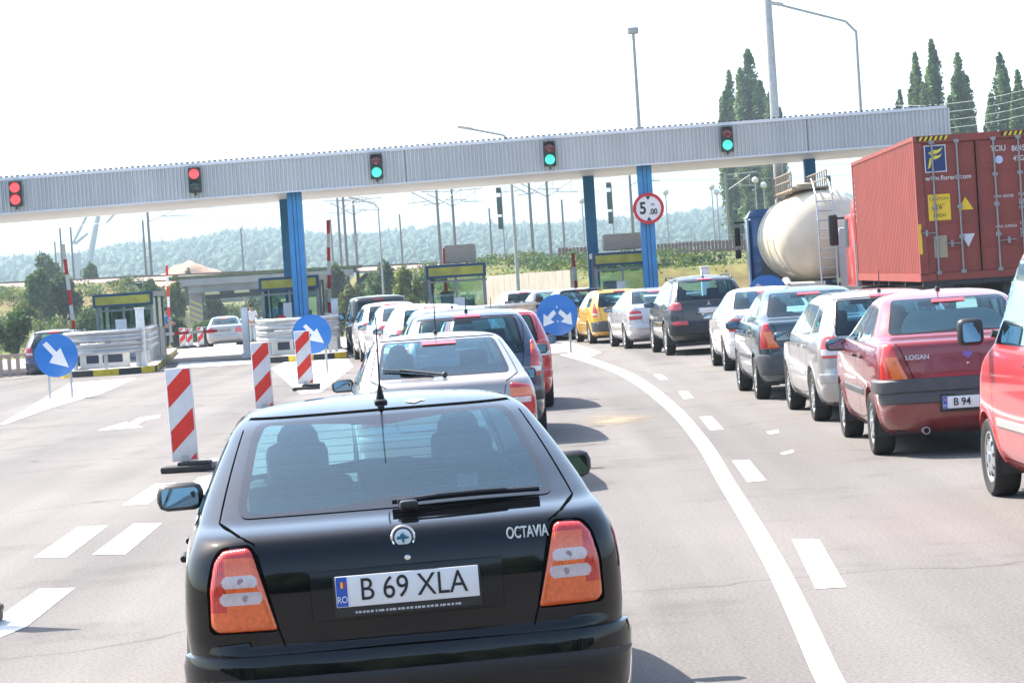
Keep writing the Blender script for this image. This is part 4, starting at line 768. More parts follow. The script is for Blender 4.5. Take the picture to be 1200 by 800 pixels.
# ------------------------------------------------------------------ signs
SBLUE = pmat('sign_blue', (.004, .15, .50), .35, coat=.3); SWHITE = pmat('sign_white', (.72, .73, .74), .4)
def disc_sign(px, py, D, r, posts, lab, shape, tilt=0.0, nm='traffic_sign'):
    p = at(px, py, D); o = empty(nm, (p.x, D, 0), 0, lab, 'traffic sign'); m = MB()
    m.lathe([(.0001, .012), (r, .012), (r, -.012), (r * .985, -.014), (.0001, -.014)], axis='Y', n=56); pl = m.build('sign_disc', [SBLUE], o, 30); pl.location = (0, 0, p.z)
    a = MB()
    for poly in shape: a.prism([(q[0] * r, q[1] * r) for q in poly], 0, .004, 0, xf=lambda v: Vector((v.x, -.016 - v.z, v.y)))
    ar = a.build('arrow', SWHITE, pl, 0); ar.rotation_euler = (0, tilt, 0)
    pm = MB()
    for dx in posts: pm.tube((dx, .05, 0), (dx, .05, p.z + r * .6), .03, n=12); pm.box((dx, .03, p.z + .1), (.1, .05, .06)); pm.box((dx, .03, p.z - .15), (.1, .05, .06))
    for i, dx in enumerate(posts):
        q = MB(); q.tube((dx, .06, 0), (dx, .06, p.z + r * .6), .03, n=12); q.box((dx, .035, p.z + .1), (.1, .05, .06)); q.build('post', GREYM, o)
    return o
ARW = [[(-.62, .50), (-.44, .66), (.02, .17), (.02, .17), (.20, .36), (.58, -.55), (-.32, -.32), (-.14, -.01)]]
def arr2(sx): return [(sx * .16, .26), (sx * .30, .14), (sx * .48, -.05), (sx * .66, .10), (sx * .70, -.52), (sx * .16, -.34), (sx * .33, -.20), (sx * .05, .08)]
disc_sign(66, 416.5, 53.3, .45, (-.2, .26), 'round blue sign with a white arrow pointing down right on two posts, leftmost of all', ARW, R(3)); disc_sign(365.5, 391.5, 58.5, .45, (.29,), 'round blue sign with a white arrow pointing down right behind a striped board', [[(q[0] * .85 + .1, q[1] * .85 - .02) for q in ARW[0]]], 0)
disc_sign(653, 369, 62, .50, (.28,), 'round blue sign with two white arrows pointing down on either side', [arr2(-1), arr2(1), [(-.03, .42), (.04, .42), (.04, .35), (-.03, .35)], [(-.03, -.27), (.04, -.27), (.04, -.34), (-.03, -.34)]])
disc_sign(900, 347, 57, .47, (0,), 'round blue sign whose top just shows above the steel blue saloon', ARW)
# height limit sign
p = at(760.5, 244, 77.0); o = empty('height_limit_sign', (p.x, 77.25, p.z), 0, 'round red-rimmed height limit sign reading 5.00 m on the blue column', 'traffic sign'); r = .47
m = MB(); m.lathe([(.0001, .02), (r, .02), (r, -.01), (.0001, -.012)], axis='Y', n=56); m.build('sign_disc', SWHITE, o); m = MB(); m.lathe([(r, -.008), (r, -.02), (r * .8, -.02), (r * .8, -.01)], axis='Y', n=56); m.build('sign_rim', pmat('sign_red', (.55, .01, .03), .4), o)
text('5', .5, INK, o, 'sign_lettering', (-.17, -.02, 0), (R(90), 0, 0), .002, .85, bold=.012); text('.00', .23, INK, o, 'sign_lettering', (.135, -.02, -.11), (R(90), 0, 0), .002, .9, bold=.006); text('m', .14, INK, o, 'sign_lettering', (.13, -.02, .12), (R(90), 0, 0), .002, 1)
for s_ in (1, -1): m = MB(); m.prism([(-.07, .365 * s_), (.07, .365 * s_), (0, .25 * s_)], 0, .003, 0, xf=lambda v: Vector((v.x, -.022 - v.z, v.y))); m.build('height_arrow', INK, o, 0)
# striped boards
SRED = pmat('board_red', (.68, .025, .012), .4, noise=.08); SWH = pmat('board_white', (.66, .66, .66), .4, noise=.08)
def board(x, D, z, lab, h=1.03, w_=.295, yaw=0.0, sink=0, lean=0.0):
    o = empty('striped_board', (x, D, z), yaw, lab, 'marker board', 'red and white striped boards'); b0 = .12
    m = MB(); m.box((0, 0, b0 + h / 2), (w_, .03, h), 1, bev=.012)
    def clip(poly, ax, lim, sgn):
        out = []
        for i in range(len(poly)):
            a, b_ = poly[i], poly[(i + 1) % len(poly)]; ia, ib = sgn * (a[ax] - lim) <= 0, sgn * (b_[ax] - lim) <= 0
            if ia: out.append(a)
            if ia != ib: t = (lim - a[ax]) / (b_[ax] - a[ax]); out.append(tuple(a[q] + (b_[q] - a[q]) * t for q in (0, 1)))
        return out
    hw = w_ / 2 - .015; sl = .95; per = .50; zz = b0 + .02 - .30
    while zz < b0 + h:
        poly = [(-hw, zz - hw * sl), (hw, zz + hw * sl), (hw, zz + .24 + hw * sl), (-hw, zz + .24 - hw * sl)]
        poly = clip(clip(poly, 1, b0 + .015, -1), 1, b0 + h - .015, 1)
        if len(poly) > 2:
            for sy in (-1, 1): m.add([(p[0], sy * .0165, p[1]) for p in poly], [tuple(range(len(poly)))], 0)
        zz += per
    bd = m.build('board', [SRED, SWH], o, 30); bd.rotation_euler = (0, lean, 0)
    m = MB(); m.box((0, 0, .035), (.46, .80, .07) if False else (.52, .34, .07), bev=.02).box((.1, .0, .09), (.36, .22, .05), bev=.02); m.build('base', pmat('board_base', (.035, .034, .034), .85, noise=.2), o)
    m = MB(); m.box((0, 0, .12), (.07, .05, .12)); m.build('foot_clamp', GREYM, o, 0)
board(gnd(219, 552).x, 28.3, 0, 'striped board nearest to the black liftback, beside its left mirror', yaw=R(-3), lean=-R(1)); board(gnd(310, 487).x, 40.3, 0, 'striped board partly hidden by the roof of the black liftback', lean=-R(1)); board(gnd(359, 457).x, 49.5, 0, 'striped board standing in front of the blue arrow sign', lean=-R(1), w_=.31)
board(-3.5, 15.6, 0, 'striped board at the edge of the frame of which only the base shows')
for px, py, D, lab in ((215, 410, 112, 'small red and white board beyond the booths, left of a similar one'), (236, 408, 114, 'small red and white board beyond the booths, closest to the silver saloon'), (223, 404, 120, 'small red and white board beyond the booths, behind two others')): board(xat(px, D, py), D, float(z_road(D)), lab, h=.8, w_=.28)

m = MB(); q = gnd(243, 549); m.box((0, 0, .05), (.55, .34, .10), bev=.04, rz=.2); o = m.build('sandbag', pmat('sandbag_grey', (.34, .33, .31), .9, noise=.2, nscale=6, bump=.3, bscale=25)); o.location = q; tag(o, 'pale grey sandbag lying beside the base of the nearest striped board', 'sandbag')
# ------------------------------------------------------------------ lamp posts, masts, railway
def lamp(px, py, D, zb, arm_px=None, lab='', r=.09, head=True, nm='street_lamp'):
    p = at(px, py, D); o = empty(nm, (p.x, D, zb), 0, lab, 'street lamp'); h = p.z - zb; m = MB(); m.tube((0, 0, 0), (0, 0, h), r, r * .55, n=12); m.tube((0, 0, 0), (0, 0, .6), r * 1.5, n=12); m.build('pole', POLE, o)
    if arm_px:
        q = at(*arm_px, D); v = Vector((q.x - p.x, 0, q.z - p.z)); m = MB(); m.path([(0, 0, h - .05), (v.x * .12, 0, h + v.z * .3), (v.x, 0, h + v.z)], r * .5, n=8); m.build('arm', POLE, o); q2 = Vector((0, 0, h)) + v; m = MB(); m.box(q2, (.8, .28, .14), bev=.05, rot=Matrix.Rotation(R(12), 3, 'Y')); m.build('lamp_head', pmat('lamp_grey', (.4, .4, .4), .5), o)
    elif head: m = MB(); m.box((0, 0, h + .15), (.5, .4, .3), bev=.05); m.build('lamp_head', POLE, o)
    return o
lamp(742, 40, 120, 0, None, 'tall slim mast with a small lamp head above the height limit sign', .13); lamp(895, -75, 86, 0, None, 'thick tall mast running out of the top of the picture in front of the poplars', .2)
lamp(1003, 36, 100, 0, (906, 4), 'street lamp with a long arm, right of the thick mast', .1); lamp(596, 163, 130, 0, (545, 150), 'street lamp whose arm peeks over the canopy', .11)
lamp(443, 243, 200, 0.0, (414, 232), 'thin street lamp with an arm standing on the bank beyond the white cars', .1)
GLOBE = pmat('lamp_globe', (.62, .62, .58), .3)
for px, py, lab in ((780, 228, 'globe lamp on the platform just beyond the height limit sign'), (834, 222, 'globe lamp, taller of the close pair on the platform'), (840, 228, 'globe lamp, shorter of the close pair on the platform'), (885, 214, 'globe lamp in front of the tall poplar, taller of two'), (895, 220, 'globe lamp in front of the tall poplar, shorter of two'), (682, 238, 'globe lamp left of the right back column')):
    D = 266; p = at(px, py, D); zb = float(terrain(p.x, D)); o = empty('globe_lamp', (p.x, D, zb), 0, lab, 'lamp post', 'globe lamps on the platform'); m = MB(); m.tube((0, 0, 0), (0, 0, p.z - zb), .08, .06); m.build('pole', POLE, o); m = MB(); m.ball((0, 0, p.z - zb + .25), .34); m.build('globe', GLOBE, o)
cat_poles = [(70, 267, 'slim', 0), (82.5, 266, 's', 0), (64, 283, 's', 0), (167, 258, '', 0), (172, 239, '', 1), (387, 257, '', 0), (395, 232, '', 1), (401, 221, '', 1), (413.5, 232, '', 1), (468, 251, '', 0), (511, 219, '', 1), (529, 221, '', 1), (573, 244, '', 0), (619, 206, '', 1), (640, 209, '', 1), (658, 234, '', 0), (737, 196, '', 1), (850, 202, '', 1), (282, 267, '', 0)]
nmk = ['beside the leftmost raised barrier, left of a twin pole', 'beside the leftmost raised barrier, right of a twin pole', 'left of the leftmost raised barrier, shorter than its neighbours', 'short, left of the tall pole with a long cantilever', 'tall with a long horizontal cantilever left of the reddish mound', 'short, just right of the left blue columns', 'tall, left of the highest pole beyond the left blue columns', 'highest of the group right of the left blue columns', 'with a transformer box, right of the highest pole', 'plain, alone between the thin street lamp and the booth', 'left pole of the pair above the middle booth', 'right pole of the pair above the middle booth', 'plain, between the middle booth pair and the railway signal', 'left pole of the pair right of the railway signal', 'right pole of the pair right of the railway signal', 'plain, shortest left of the right back column', 'thick, just left of the height limit sign', 'plain, between the globe lamp pairs', 'thin, alone above the reddish mound']
heads = []
for k, (px, py, _, cant) in enumerate(cat_poles):
    D = 300.0
    for it in range(12):
        p = at(px, py, D); want = float(z_rail(p.x)) + 8.6; D *= (CAM_H - want) / (CAM_H - p.z) if abs(p.z - CAM_H) > .1 else 1; D = min(max(D, 275), 430)
    p = at(px, py, D); zb = float(terrain(p.x, D)); h = p.z - zb; o = empty('catenary_pole', (p.x, D, zb), 0, 'railway pole ' + nmk[k], 'railway pole', 'railway poles on the bank'); m = MB(); m.tube((0, 0, 0), (0, 0, h), .2, .13, n=10); m.build('pole', POLEC, o)
    if cant:
        for sx in ((1, -1) if k in (8, 10, 11, 13, 14) else (1,)):
            a = MB(); ln = 5.6 if k == 4 else 3.4; a.tube((0, 0, h - .3), (sx * ln, 0, h - .15), .06); a.tube((0, 0, h - 2.0), (sx * ln * .8, 0, h - .4), .06); a.tube((sx * ln * .3, 0, h - 1.5), (sx * ln * .95, 0, h - 1.6), .05); a.tube((sx * ln * .75, 0, h - .4), (sx * ln * .75, 0, h - 1.5), .03); a.build('cantilever', POLE, o)
    if k == 8: a = MB(); a.box((0, -.2, h * .52), (.6, .4, .9)); a.build('transformer_box', POLE, o)
    heads.append(Vector((p.x, D, p.z - .3)))
hv = sorted([h for k, h in enumerate(heads) if cat_poles[k][3]], key=lambda v: v.x)
for j, dz in enumerate((0, -1.3)):
    w_ = MB(); pts = [Vector((-140, 330, 12.5 + dz))] + [h + Vector((1.5, 0, dz)) for h in hv[::2]] + [Vector((90, 300, 12.5 + dz)), Vector((160, 310, 12.4 + dz))]
    for a, b2 in zip(pts[:-1], pts[1:]): w_.path([a.lerp(b2, t) + Vector((0, 0, -.6 * 4 * t * (1 - t))) for t in np.linspace(0, 1, 7)], .022, n=4)
    tag(w_.build('overhead_wire', POLE), ['upper overhead wire strung along the railway poles', 'lower overhead wire strung along the railway poles'][j], 'wire')
for j in range(4):
    a, b2 = at(1000, 118 + 9 * j, 250), at(1260, 88 + 10 * j, 180); w_ = MB(); w_.path([a.lerp(b2, t) + Vector((0, 0, -1.2 * 4 * t * (1 - t))) for t in np.linspace(0, 1, 9)], .016, n=4); tag(w_.build('power_line', POLE), ['topmost power line crossing the poplars beside the container', 'second power line from the top crossing the poplars', 'third power line from the top crossing the poplars', 'lowest power line just above the container'][j], 'wire')
# railway signals
for px, py, lab in ((584, 222, 'railway colour light signal standing left of the paired poles'), (713, 216, 'railway colour light signal right of the right back column'), (970, 208, 'railway colour light signal just above the tanker')):
    D = 275; p = at(px, py, D); zb = float(terrain(p.x, D)); h = p.z - zb; o = empty('railway_signal', (p.x, D, zb), 0, lab, 'railway signal', 'railway signals'); m = MB(); m.tube((0.25, 0, 0), (0.25, 0, h), .09); 
    m.build('pole', POLE, o); m = MB(); m.box((0, -.1, h - .1), (.55, .3, .6), bev=.05).box((0, -.1, h - 1.75), (.55, .3, 1.9), bev=.05).box((0, -.1, h - 3.6), (.5, .3, 1.3), bev=.05); m.build('signal_head', HOUSE, o)
    l = MB()
    for q in range(1, int(h / .35) - 12): l.box((.42, 0, q * .35), (.3, .04, .04))
    l.tube((.56, 0, 0), (.56, 0, h - 4), .025); l.build('ladder', POLE, o)
# track, ballast edge and bridge
BAL = pmat('ballast', (.24, .18, .15), .95, noise=.25, nscale=1.5)
V, F = grid(np.linspace(-130, 130, 131), np.array([283, 287, 296, 304, 310]), 0, lambda X, D: z_rail(X) + np.where((D > 285) & (D < 306), .35, -.1)); tag(np_mesh('railway_bed', V, F, BAL, smooth=True), kind='structure', label='ballasted railway bed along the top of the bank')
rl = MB()
for yy in (289.0, 290.5, 300, 301.5):
    for xx in range(-130, 130, 10): rl.box((xx + 5, yy, float(z_rail(xx + 5)) + .47), (10, .08, .16), rot=Matrix.Rotation(.013, 3, 'Y'))
tag(rl.build('railway_rail', pmat('rusty_rail', (.12, .08, .06), .6, noise=.2), smooth=0), kind='structure', label='rusty rails on the bank')
DB = 272.0; bx0, bx1 = at(222, 350, DB).x, at(404, 345, DB).x; br = empty('railway_bridge', ((bx0 + bx1) / 2, DB, 0), R(6.5), 'low concrete railway bridge with yellow and black hazard stripes over the road', 'bridge'); hw = (bx1 - bx0) / 2; ztop = float(z_rail((bx0 + bx1) / 2)) + .05
zb_ = at(300, 347, DB).z
CDK = pmat('bridge_concrete', (.28, .28, .275), .9, noise=.2, nscale=.6); m = MB(); m.box((0, 11, (ztop - .1 + zb_ + .72) / 2), (2 * hw, 24, ztop - .1 - zb_ - .72)); m.box((0, 12, zb_ + .5), (2 * hw - 2.8, 22, .5)); m.box((0, -1.2, ztop - .45), (2 * hw + 2, .5, .7)); m.build('deck', CDK, br, 0)
m = MB(); m.box((0, 11, ztop + .12), (2 * hw + 4, 23, .3)); m.build('grass_verge', GRASS, br, 0)
m = MB(); hb = ztop - 2.0 - at(300, 348, DB).z; zb_ = at(300, 347, DB).z; m.box((.5, -1.62, zb_ + .38), (2 * hw - 2.4, .25, .72), 0)
n = 9; ws = (2 * hw - 2.4) / n
for i in range(n): m.box((.5 - hw + 1.2 + ws * (i + .5), -1.75, zb_ + .62), (ws, .02, .28), 1 if i % 2 else 2)
KBB = pmat('hazard_black', (.012, .012, .012), .8, spec=.1); m.build('hazard_beam', [KBB, KBB, pmat('faded_yellow', (.45, .42, .22), .7)], br, 0)
m = MB(); zr = float(z_road(DB)) - .2
for sx in (-1, 1): m.box((sx * (hw - .7), 11, (ztop - .8 + zr) / 2), (1.4, 23, ztop - .8 - zr))
m.build('abutment', CDK, br, 0); m = MB()
for i in range(7):
    z0 = zr + .9 + i * .6; x_ = -hw + .7
    poly = [(x_ - .65, z0), (x_ + .65, z0 - .65), (x_ + .65, z0 - .35), (x_ - .65, z0 + .3)]; m.add([(p[0], -.53, p[1]) for p in poly], [(0, 1, 2, 3)])
m.build('hazard_stripes', pmat('hazard_yellow', (.5, .44, .14), .7), br, 0)
# retaining wall
rw_ = MB(); nn = 14; wd_ = Vector((5.1, -25, 0)); wl = wd_.length / nn
for i in range(nn):
    q = Vector((-1.5, 165, 0)) + wd_ * ((i + .5) / nn); hgt = 2.15 - (0.0 if i else .25); rw_.box((q.x, q.y, hgt / 2 - .2), (wl - .04, .4, hgt + .4), rz=math.atan2(wd_.y, wd_.x))
tag(rw_.build('retaining_wall', pmat('pale_wall', (.30, .27, .225), .9, noise=.12, nscale=1.2), smooth=0), 'pale concrete retaining wall of upright panels at the foot of the bank', 'wall')
# brown picket fence on the platform
for (pa, pb, lab) in ((656, 690, 'short brown slatted fence on the bank left of the right back column'), (772, 900, 'long brown slatted fence along the platform beneath the globe lamps')):
    D = 262; xa, xb = xat(pa, D, 296), xat(pb, D, 292); o = empty('platform_fence', ((xa + xb) / 2, D, 0), 0, lab, 'fence'); hf = (xb - xa) / 2; m = MB(); x = -hf; rr = random.Random(pa); BR = pmat('fence_brown', (.17, .085, .07), .85, noise=.25, nscale=2)
    while x < hf: zt = float(terrain(x + (xa + xb) / 2, D)); m.box((x, 0, zt + .62), (.30, .06, 1.2 + rr.uniform(-.05, .05))); x += .37
    m.build('slats', BR, o, 0)
    for dz in (.95, .3):
        m = MB()
        for i in range(12): xm = -hf + (i + .5) * hf / 6; zt = float(terrain(xm + (xa + xb) / 2, D)); m.box((xm, .07, zt + dz), (hf / 6 + .05, .06, .1))
        m.build('fence_rail', BR, o, 0)
    m = MB()
    for i in range(12): xm = -hf + (i + .5) * hf / 6; zt = float(terrain(xm + (xa + xb) / 2, D)); m.box((xm, .6, zt + 1.75), (hf / 6, .05, .06)); m.tube((xm, .6, zt), (xm, .6, zt + 1.78), .03, n=6)
    m.build('handrail', GREYM, o, 0)
# left fence by the road edge
D = 71; xa, xb = xat(-40, D, 425), xat(31, D, 425); o = empty('roadside_fence', ((xa + xb) / 2, D, 0), 0, 'low pinkish picket railing at the left edge beside the navy estate car', 'fence'); hf = (xb - xa) / 2; m = MB(); x = -hf
while x < hf: m.box((x, 0, .38), (.10, .07, .62)); x += .24
m.box((0, 0, .66), (2 * hf, .09, .07)).box((0, 0, .2), (2 * hf, .09, .07)); m.build('pickets', pmat('picket_pink', (.42, .30, .26), .8), o, 0)
# pinkish mound and crane
MND = pmat('mound_earth', (.40, .24, .17), .95, noise=.2, nscale=.4); p = at(222, 322, 440); nv = 40; V = []; 
gx, gy = np.meshgrid(np.linspace(-1.25, 1.25, nv), np.linspace(-1, 1, nv)); rr_ = np.maximum(np.abs(gx) * .98 + .12 * np.abs(gy), np.abs(gy)); zz = np.clip(1 - np.abs(gx) * .95, 0, 1) * np.clip(1.2 - np.abs(gy) * 1.1, 0, 1) * (4.6 + 1.0 * vnoise(gx * 30, gy * 30, 7))
V = np.stack([p.x + gx * 10.5, 440 + gy * 8, 3.4 + zz], -1).reshape(-1, 3); i, j = np.meshgrid(np.arange(nv - 1), np.arange(nv - 1), indexing='ij'); F = np.stack([i * nv + j, i * nv + j + 1, (i + 1) * nv + j + 1, (i + 1) * nv + j], -1).reshape(-1, 4); V[:, 2] += .5 * (rng.random(len(V)) - .5)
tag(np_mesh('earth_mound', V, F, MND), kind='structure', label='pinkish heap of earth behind the railway bridge')
D = 900; o = empty('crane', (at(100, 325, D).x, D, 0), 0, 'pale grey crane with a leaning boom far behind the leftmost booth', 'crane'); bx = o.location.x; PC = pmat('crane_grey', (.30, .31, .34), .6)
def cp_(px, py): q = at(px, py, D); return (q.x - bx, 0, q.z)
m = MB(); m.tube(cp_(102, 322), cp_(112, 268), 1.3, 1.0, n=6); m.tube(cp_(112, 268), cp_(118, 240), 1.0, .7, n=6); m.build('boom', PC, o); m = MB(); m.tube(cp_(85, 286), cp_(107, 242), .55, n=6); m.tube(cp_(88, 286), cp_(103, 273), .55, n=6); m.tube(cp_(124, 262), cp_(138, 246), .5, n=6); m.tube(cp_(118, 240), cp_(140, 243), .4, n=6); m.build('stay_cable', PC, o); m = MB(); a = cp_(90, 300); m.box((a[0], 0, a[2] / 2 + 4), (2.6, 3, a[2] - 6)); m.build('cab', PC, o)

# ------------------------------------------------------------------ vegetation
def leafmat(name, c, var=.5):
    m, t, b, N_, L_ = nodes_mat(name); g_ = N_('ShaderNodeNewGeometry'); oi = N_('ShaderNodeTexNoise'); oi.inputs['Scale'].default_value = .9; L_(g_.outputs['Position'], oi.inputs['Vector'])
    col = ramp(t, oi.outputs['Fac'], [(.3, tuple(v * (1 - var) for v in c)), (.7, tuple(v * (1 + var) for v in c))]); rn = ramp(t, g_.outputs['Random Per Island'], [(0, (.75, .8, .7)), (1, (1.25, 1.2, 1.15))])
    L_(mixc(t, 1.0, col, rn, 'MULTIPLY'), b.inputs['Base Color']); b.inputs['Roughness'].default_value = .7; b.inputs['Specular IOR Level'].default_value = .25
    tr = N_('ShaderNodeBsdfTranslucent'); L_(mixc(t, 1.0, col, (1.1, 1.3, .5), 'MULTIPLY'), tr.inputs[0]); ms = N_('ShaderNodeMixShader'); ms.inputs[0].default_value = .28; L_(b.outputs[0], ms.inputs[1]); L_(tr.outputs[0], ms.inputs[2]); L_(ms.outputs[0], t.nodes['Material Output'].inputs[0]); return m
def leaves(C, size, rg):
    """Randomly turned leaf-shaped quads at centres C."""
    n = len(C); a = rg.normal(size=(n, 3)); a /= np.linalg.norm(a, axis=1)[:, None]; b = rg.normal(size=(n, 3)); b -= (a * b).sum(1)[:, None] * a; b /= np.linalg.norm(b, axis=1)[:, None]; s = size * rg.uniform(.6, 1.3, (n, 1))
    V = np.stack([C + a * s * .62, C + b * s * .34, C - a * s * .62, C - b * s * .34], 1).reshape(-1, 3); return V, np.arange(4 * n).reshape(-1, 4)
BARK = pmat('bark', (.12, .10, .08), .95, noise=.3, nscale=6)
LP = leafmat('poplar_leaf', (.115, .165, .085)); LB = leafmat('bush_leaf', (.075, .115, .055)); LD = leafmat('dark_bush_leaf', (.065, .095, .058)); LY = leafmat('yellow_bush_leaf', (.105, .125, .035))
def poplar(px, ptop, D, wpx, lab, seed, n=9000):
    rg = np.random.default_rng(seed); p = at(px, ptop, D); zb = float(terrain(p.x, D)); h = p.z - zb; wd = 1.42 * wpx / FOC * D / 2; n = int(n * 1.7); o = empty('poplar_tree', (p.x, D, zb), 0, lab, 'poplar tree', 'poplars beyond the canopy')
    m = MB(); m.tube((0, 0, 0), (0, 0, h * .9), h * .012, h * .002); br = []
    C = []
    nb = 9
    for k in range(nb):
        a = rg.uniform(0, 6.28); off = 0 if k == 0 else wd * rg.uniform(.2, .68); tip = h if k == 0 else h * (1 - .03 - .34 * (off / wd) * rg.uniform(.3, 1.1)); z0 = h * rg.uniform(.04, .10); bx_, by_ = math.cos(a) * off, math.sin(a) * off
        m.tube((bx_ * .15, by_ * .15, z0), (bx_, by_, tip * .93), h * .004, h * .001, n=5); cnt = int(n / nb * (1.5 if k == 0 else .94)); u = rg.random(cnt) ** .85; z = z0 + (tip - z0) * u
        pr_ = np.minimum(1, u * 6 + .3) * (1 - u ** 5) ** .6 * (.85 + .22 * np.sin(u * 19 + k * 2) * rg.uniform(.4, 1)); th = rg.uniform(0, 6.28, cnt); rad = wd * (.66 if k == 0 else .46) * (1 - .25 * u) * pr_ * np.sqrt(rg.random(cnt)) * (1 + .3 * np.sin(th * 3 + u * 30)) + .02; lean = np.minimum(1, u * 2.5)
        C.append(np.stack([bx_ * (.3 + .7 * lean) + np.cos(th) * rad, by_ * (.3 + .7 * lean) + np.sin(th) * rad, z], 1))
    for k in range(0):
        z0 = h * (.08 + .86 * (k / nb) ** .9) ; a = rg.uniform(0, 6.28); ln = h * rg.uniform(.10, .20) * (1 - .45 * k / nb); spread = wd * (.95 - .90 * max(0, (k / nb - .30) / .70) ** 1.5) * rg.uniform(.35, 1.0)
        e = Vector((math.cos(a) * spread, math.sin(a) * spread, z0 + ln)); s = Vector((0, 0, z0 - h * .02)); m.tube(s, e, h * .004, h * .001, n=5)
        cnt = int(n / nb); u = rg.random(cnt) ** .8; ctr = np.array(s)[None] * (1 - u[:, None]) + np.array(e)[None] * u[:, None] + np.stack([rg.normal(0, wd * .16, cnt), rg.normal(0, wd * .16, cnt), rg.normal(0, h * .018, cnt)], 1); C.append(ctr)
    m.build('trunk', BARK, o); V, F = leaves(np.concatenate(C), h * .0175, rg); np_mesh('crown', V, F, LP, o)
poplar(876, 58, 340, 44, 'tallest poplar of the group behind the thick mast', 1, 12000); poplar(854, 83, 345, 30, 'slender poplar left in the group behind the thick mast', 2, 7000); poplar(901, 108, 335, 26, 'shorter poplar right in the group behind the thick mast', 3, 6000)
poplar(1091, 46, 300, 30, 'tallest poplar of the clump just left of the container door', 4, 9000); poplar(1072, 62, 305, 30, 'poplar forming the left shoulder of the clump by the container', 5, 8000); poplar(1122, 62, 295, 34, 'poplar forming the right shoulder of the clump by the container', 6, 9000); poplar(1054, 105, 310, 20, 'small poplar tip left of the clump by the container', 7, 5000)
poplar(1171, 62, 290, 34, 'tall poplar above the shipping container', 8, 10000); poplar(1192, 82, 285, 30, 'poplar above the shipping container leaning on a taller one', 9, 8000); poplar(1156, 135, 295, 18, 'low poplar shoot above the shipping container', 10, 5000)
def bush(px, py, D, wpx, hpx, mat_, lab, seed, n=2600, z=None):
    rg = np.random.default_rng(seed); x = xat(px, D, py); zb = float(terrain(x, D)) - .1; w_ = wpx / FOC * D / 2; ht = at(px, py - hpx, D).z - zb; ht = max(ht, .8); o = empty('shrub', (x, D, zb), 0, lab, 'shrub', 'shrubs on the railway bank'); C = []; m = MB()
    for k in range(16):
        a = rg.uniform(0, 6.28); rr_ = w_ * rg.uniform(.1, .8); e = Vector((math.cos(a) * rr_, math.sin(a) * rr_, ht * rg.uniform(.35, .88) * (1 - .35 * (rr_ / w_) ** 2))); m.tube((0, 0, 0), e, .05, .015, n=5)
        cnt = n // 16; q = rg.normal(size=(cnt, 3)); q /= np.linalg.norm(q, axis=1)[:, None]; q *= (rg.random((cnt, 1)) ** .4) * np.array([w_ * .36, w_ * .36, ht * .26]) * rg.uniform(.7, 1.2); C.append(q + np.array(e))
    m.build('stem', BARK, o); C = np.concatenate(C); C[:, 2] = np.maximum(C[:, 2], .1); V, F = leaves(C, max(.16, .085 * ht), rg); np_mesh('foliage', V, F, mat_, o)
shr = [(75, 362, 240, 56, 42, LD, 'big dark shrub on the bank left of the leftmost booth'), (45, 350, 238, 44, 34, LB, 'green shrub left of the big dark shrub'), (18, 392, 150, 50, 26, LB, 'low green shrub at the left edge of the picture'), (28, 380, 215, 40, 26, LY, 'pale shrub low on the bank at the left edge'), (55, 328, 330, 40, 30, LD, 'dark small tree behind the rails at the left'), (108, 326, 340, 26, 16, LB, 'rounded shrub behind the rails near the crane'), (100, 392, 200, 40, 30, LB, 'shrub between the big dark shrub and the booth'),
       (132, 375, 225, 36, 30, LY, 'yellowish shrub behind the leftmost booth'), (204, 390, 180, 30, 22, LD, 'bluish green shrub beside the person in blue'), (222, 332, 420, 16, 14, LB, 'small shrub on the pinkish mound'), (262, 385, 330, 40, 22, LB, 'shrub seen beneath the railway bridge, left'), (290, 378, 335, 36, 18, LY, 'shrub seen beneath the railway bridge, right'), (330, 380, 340, 60, 26, LB, 'shrub beneath the bridge beside the blue columns'),
       (248, 380, 318, 40, 34, LD, 'dark shrub far beyond the bridge, at the left of its opening'), (275, 382, 360, 60, 30, LY, 'olive shrub far beyond the bridge, in the middle of its opening'), (310, 378, 345, 50, 34, LD, 'dark shrub far beyond the bridge, at the right of its opening'), (178, 352, 262, 34, 20, LB, 'small green shrub where the bank meets the bridge'), (206, 362, 255, 26, 30, LY, 'pale shrub against the left end of the bridge'), (398, 350, 245, 32, 38, LD, 'dark shrub right of the left blue columns'), (412, 365, 225, 40, 30, LY, 'yellow green shrub above the black people carrier'), (455, 345, 235, 34, 36, LD, 'dark shrub right of the thin street lamp'), (478, 352, 200, 44, 34, LY, 'bright yellow green shrub left of the middle booth'), (440, 358, 225, 40, 26, LB, 'green shrub behind the thin street lamp'), (500, 340, 240, 30, 24, LB, 'shrub tucked behind the middle booth'), (160, 385, 235, 60, 30, LB, 'wide shrub behind the slim white pillar'), (240, 393, 190, 40, 16, LB, 'low shrub behind the small striped boards')]
for k, s in enumerate(shr): bush(*s[:6], s[6], 40 + k)
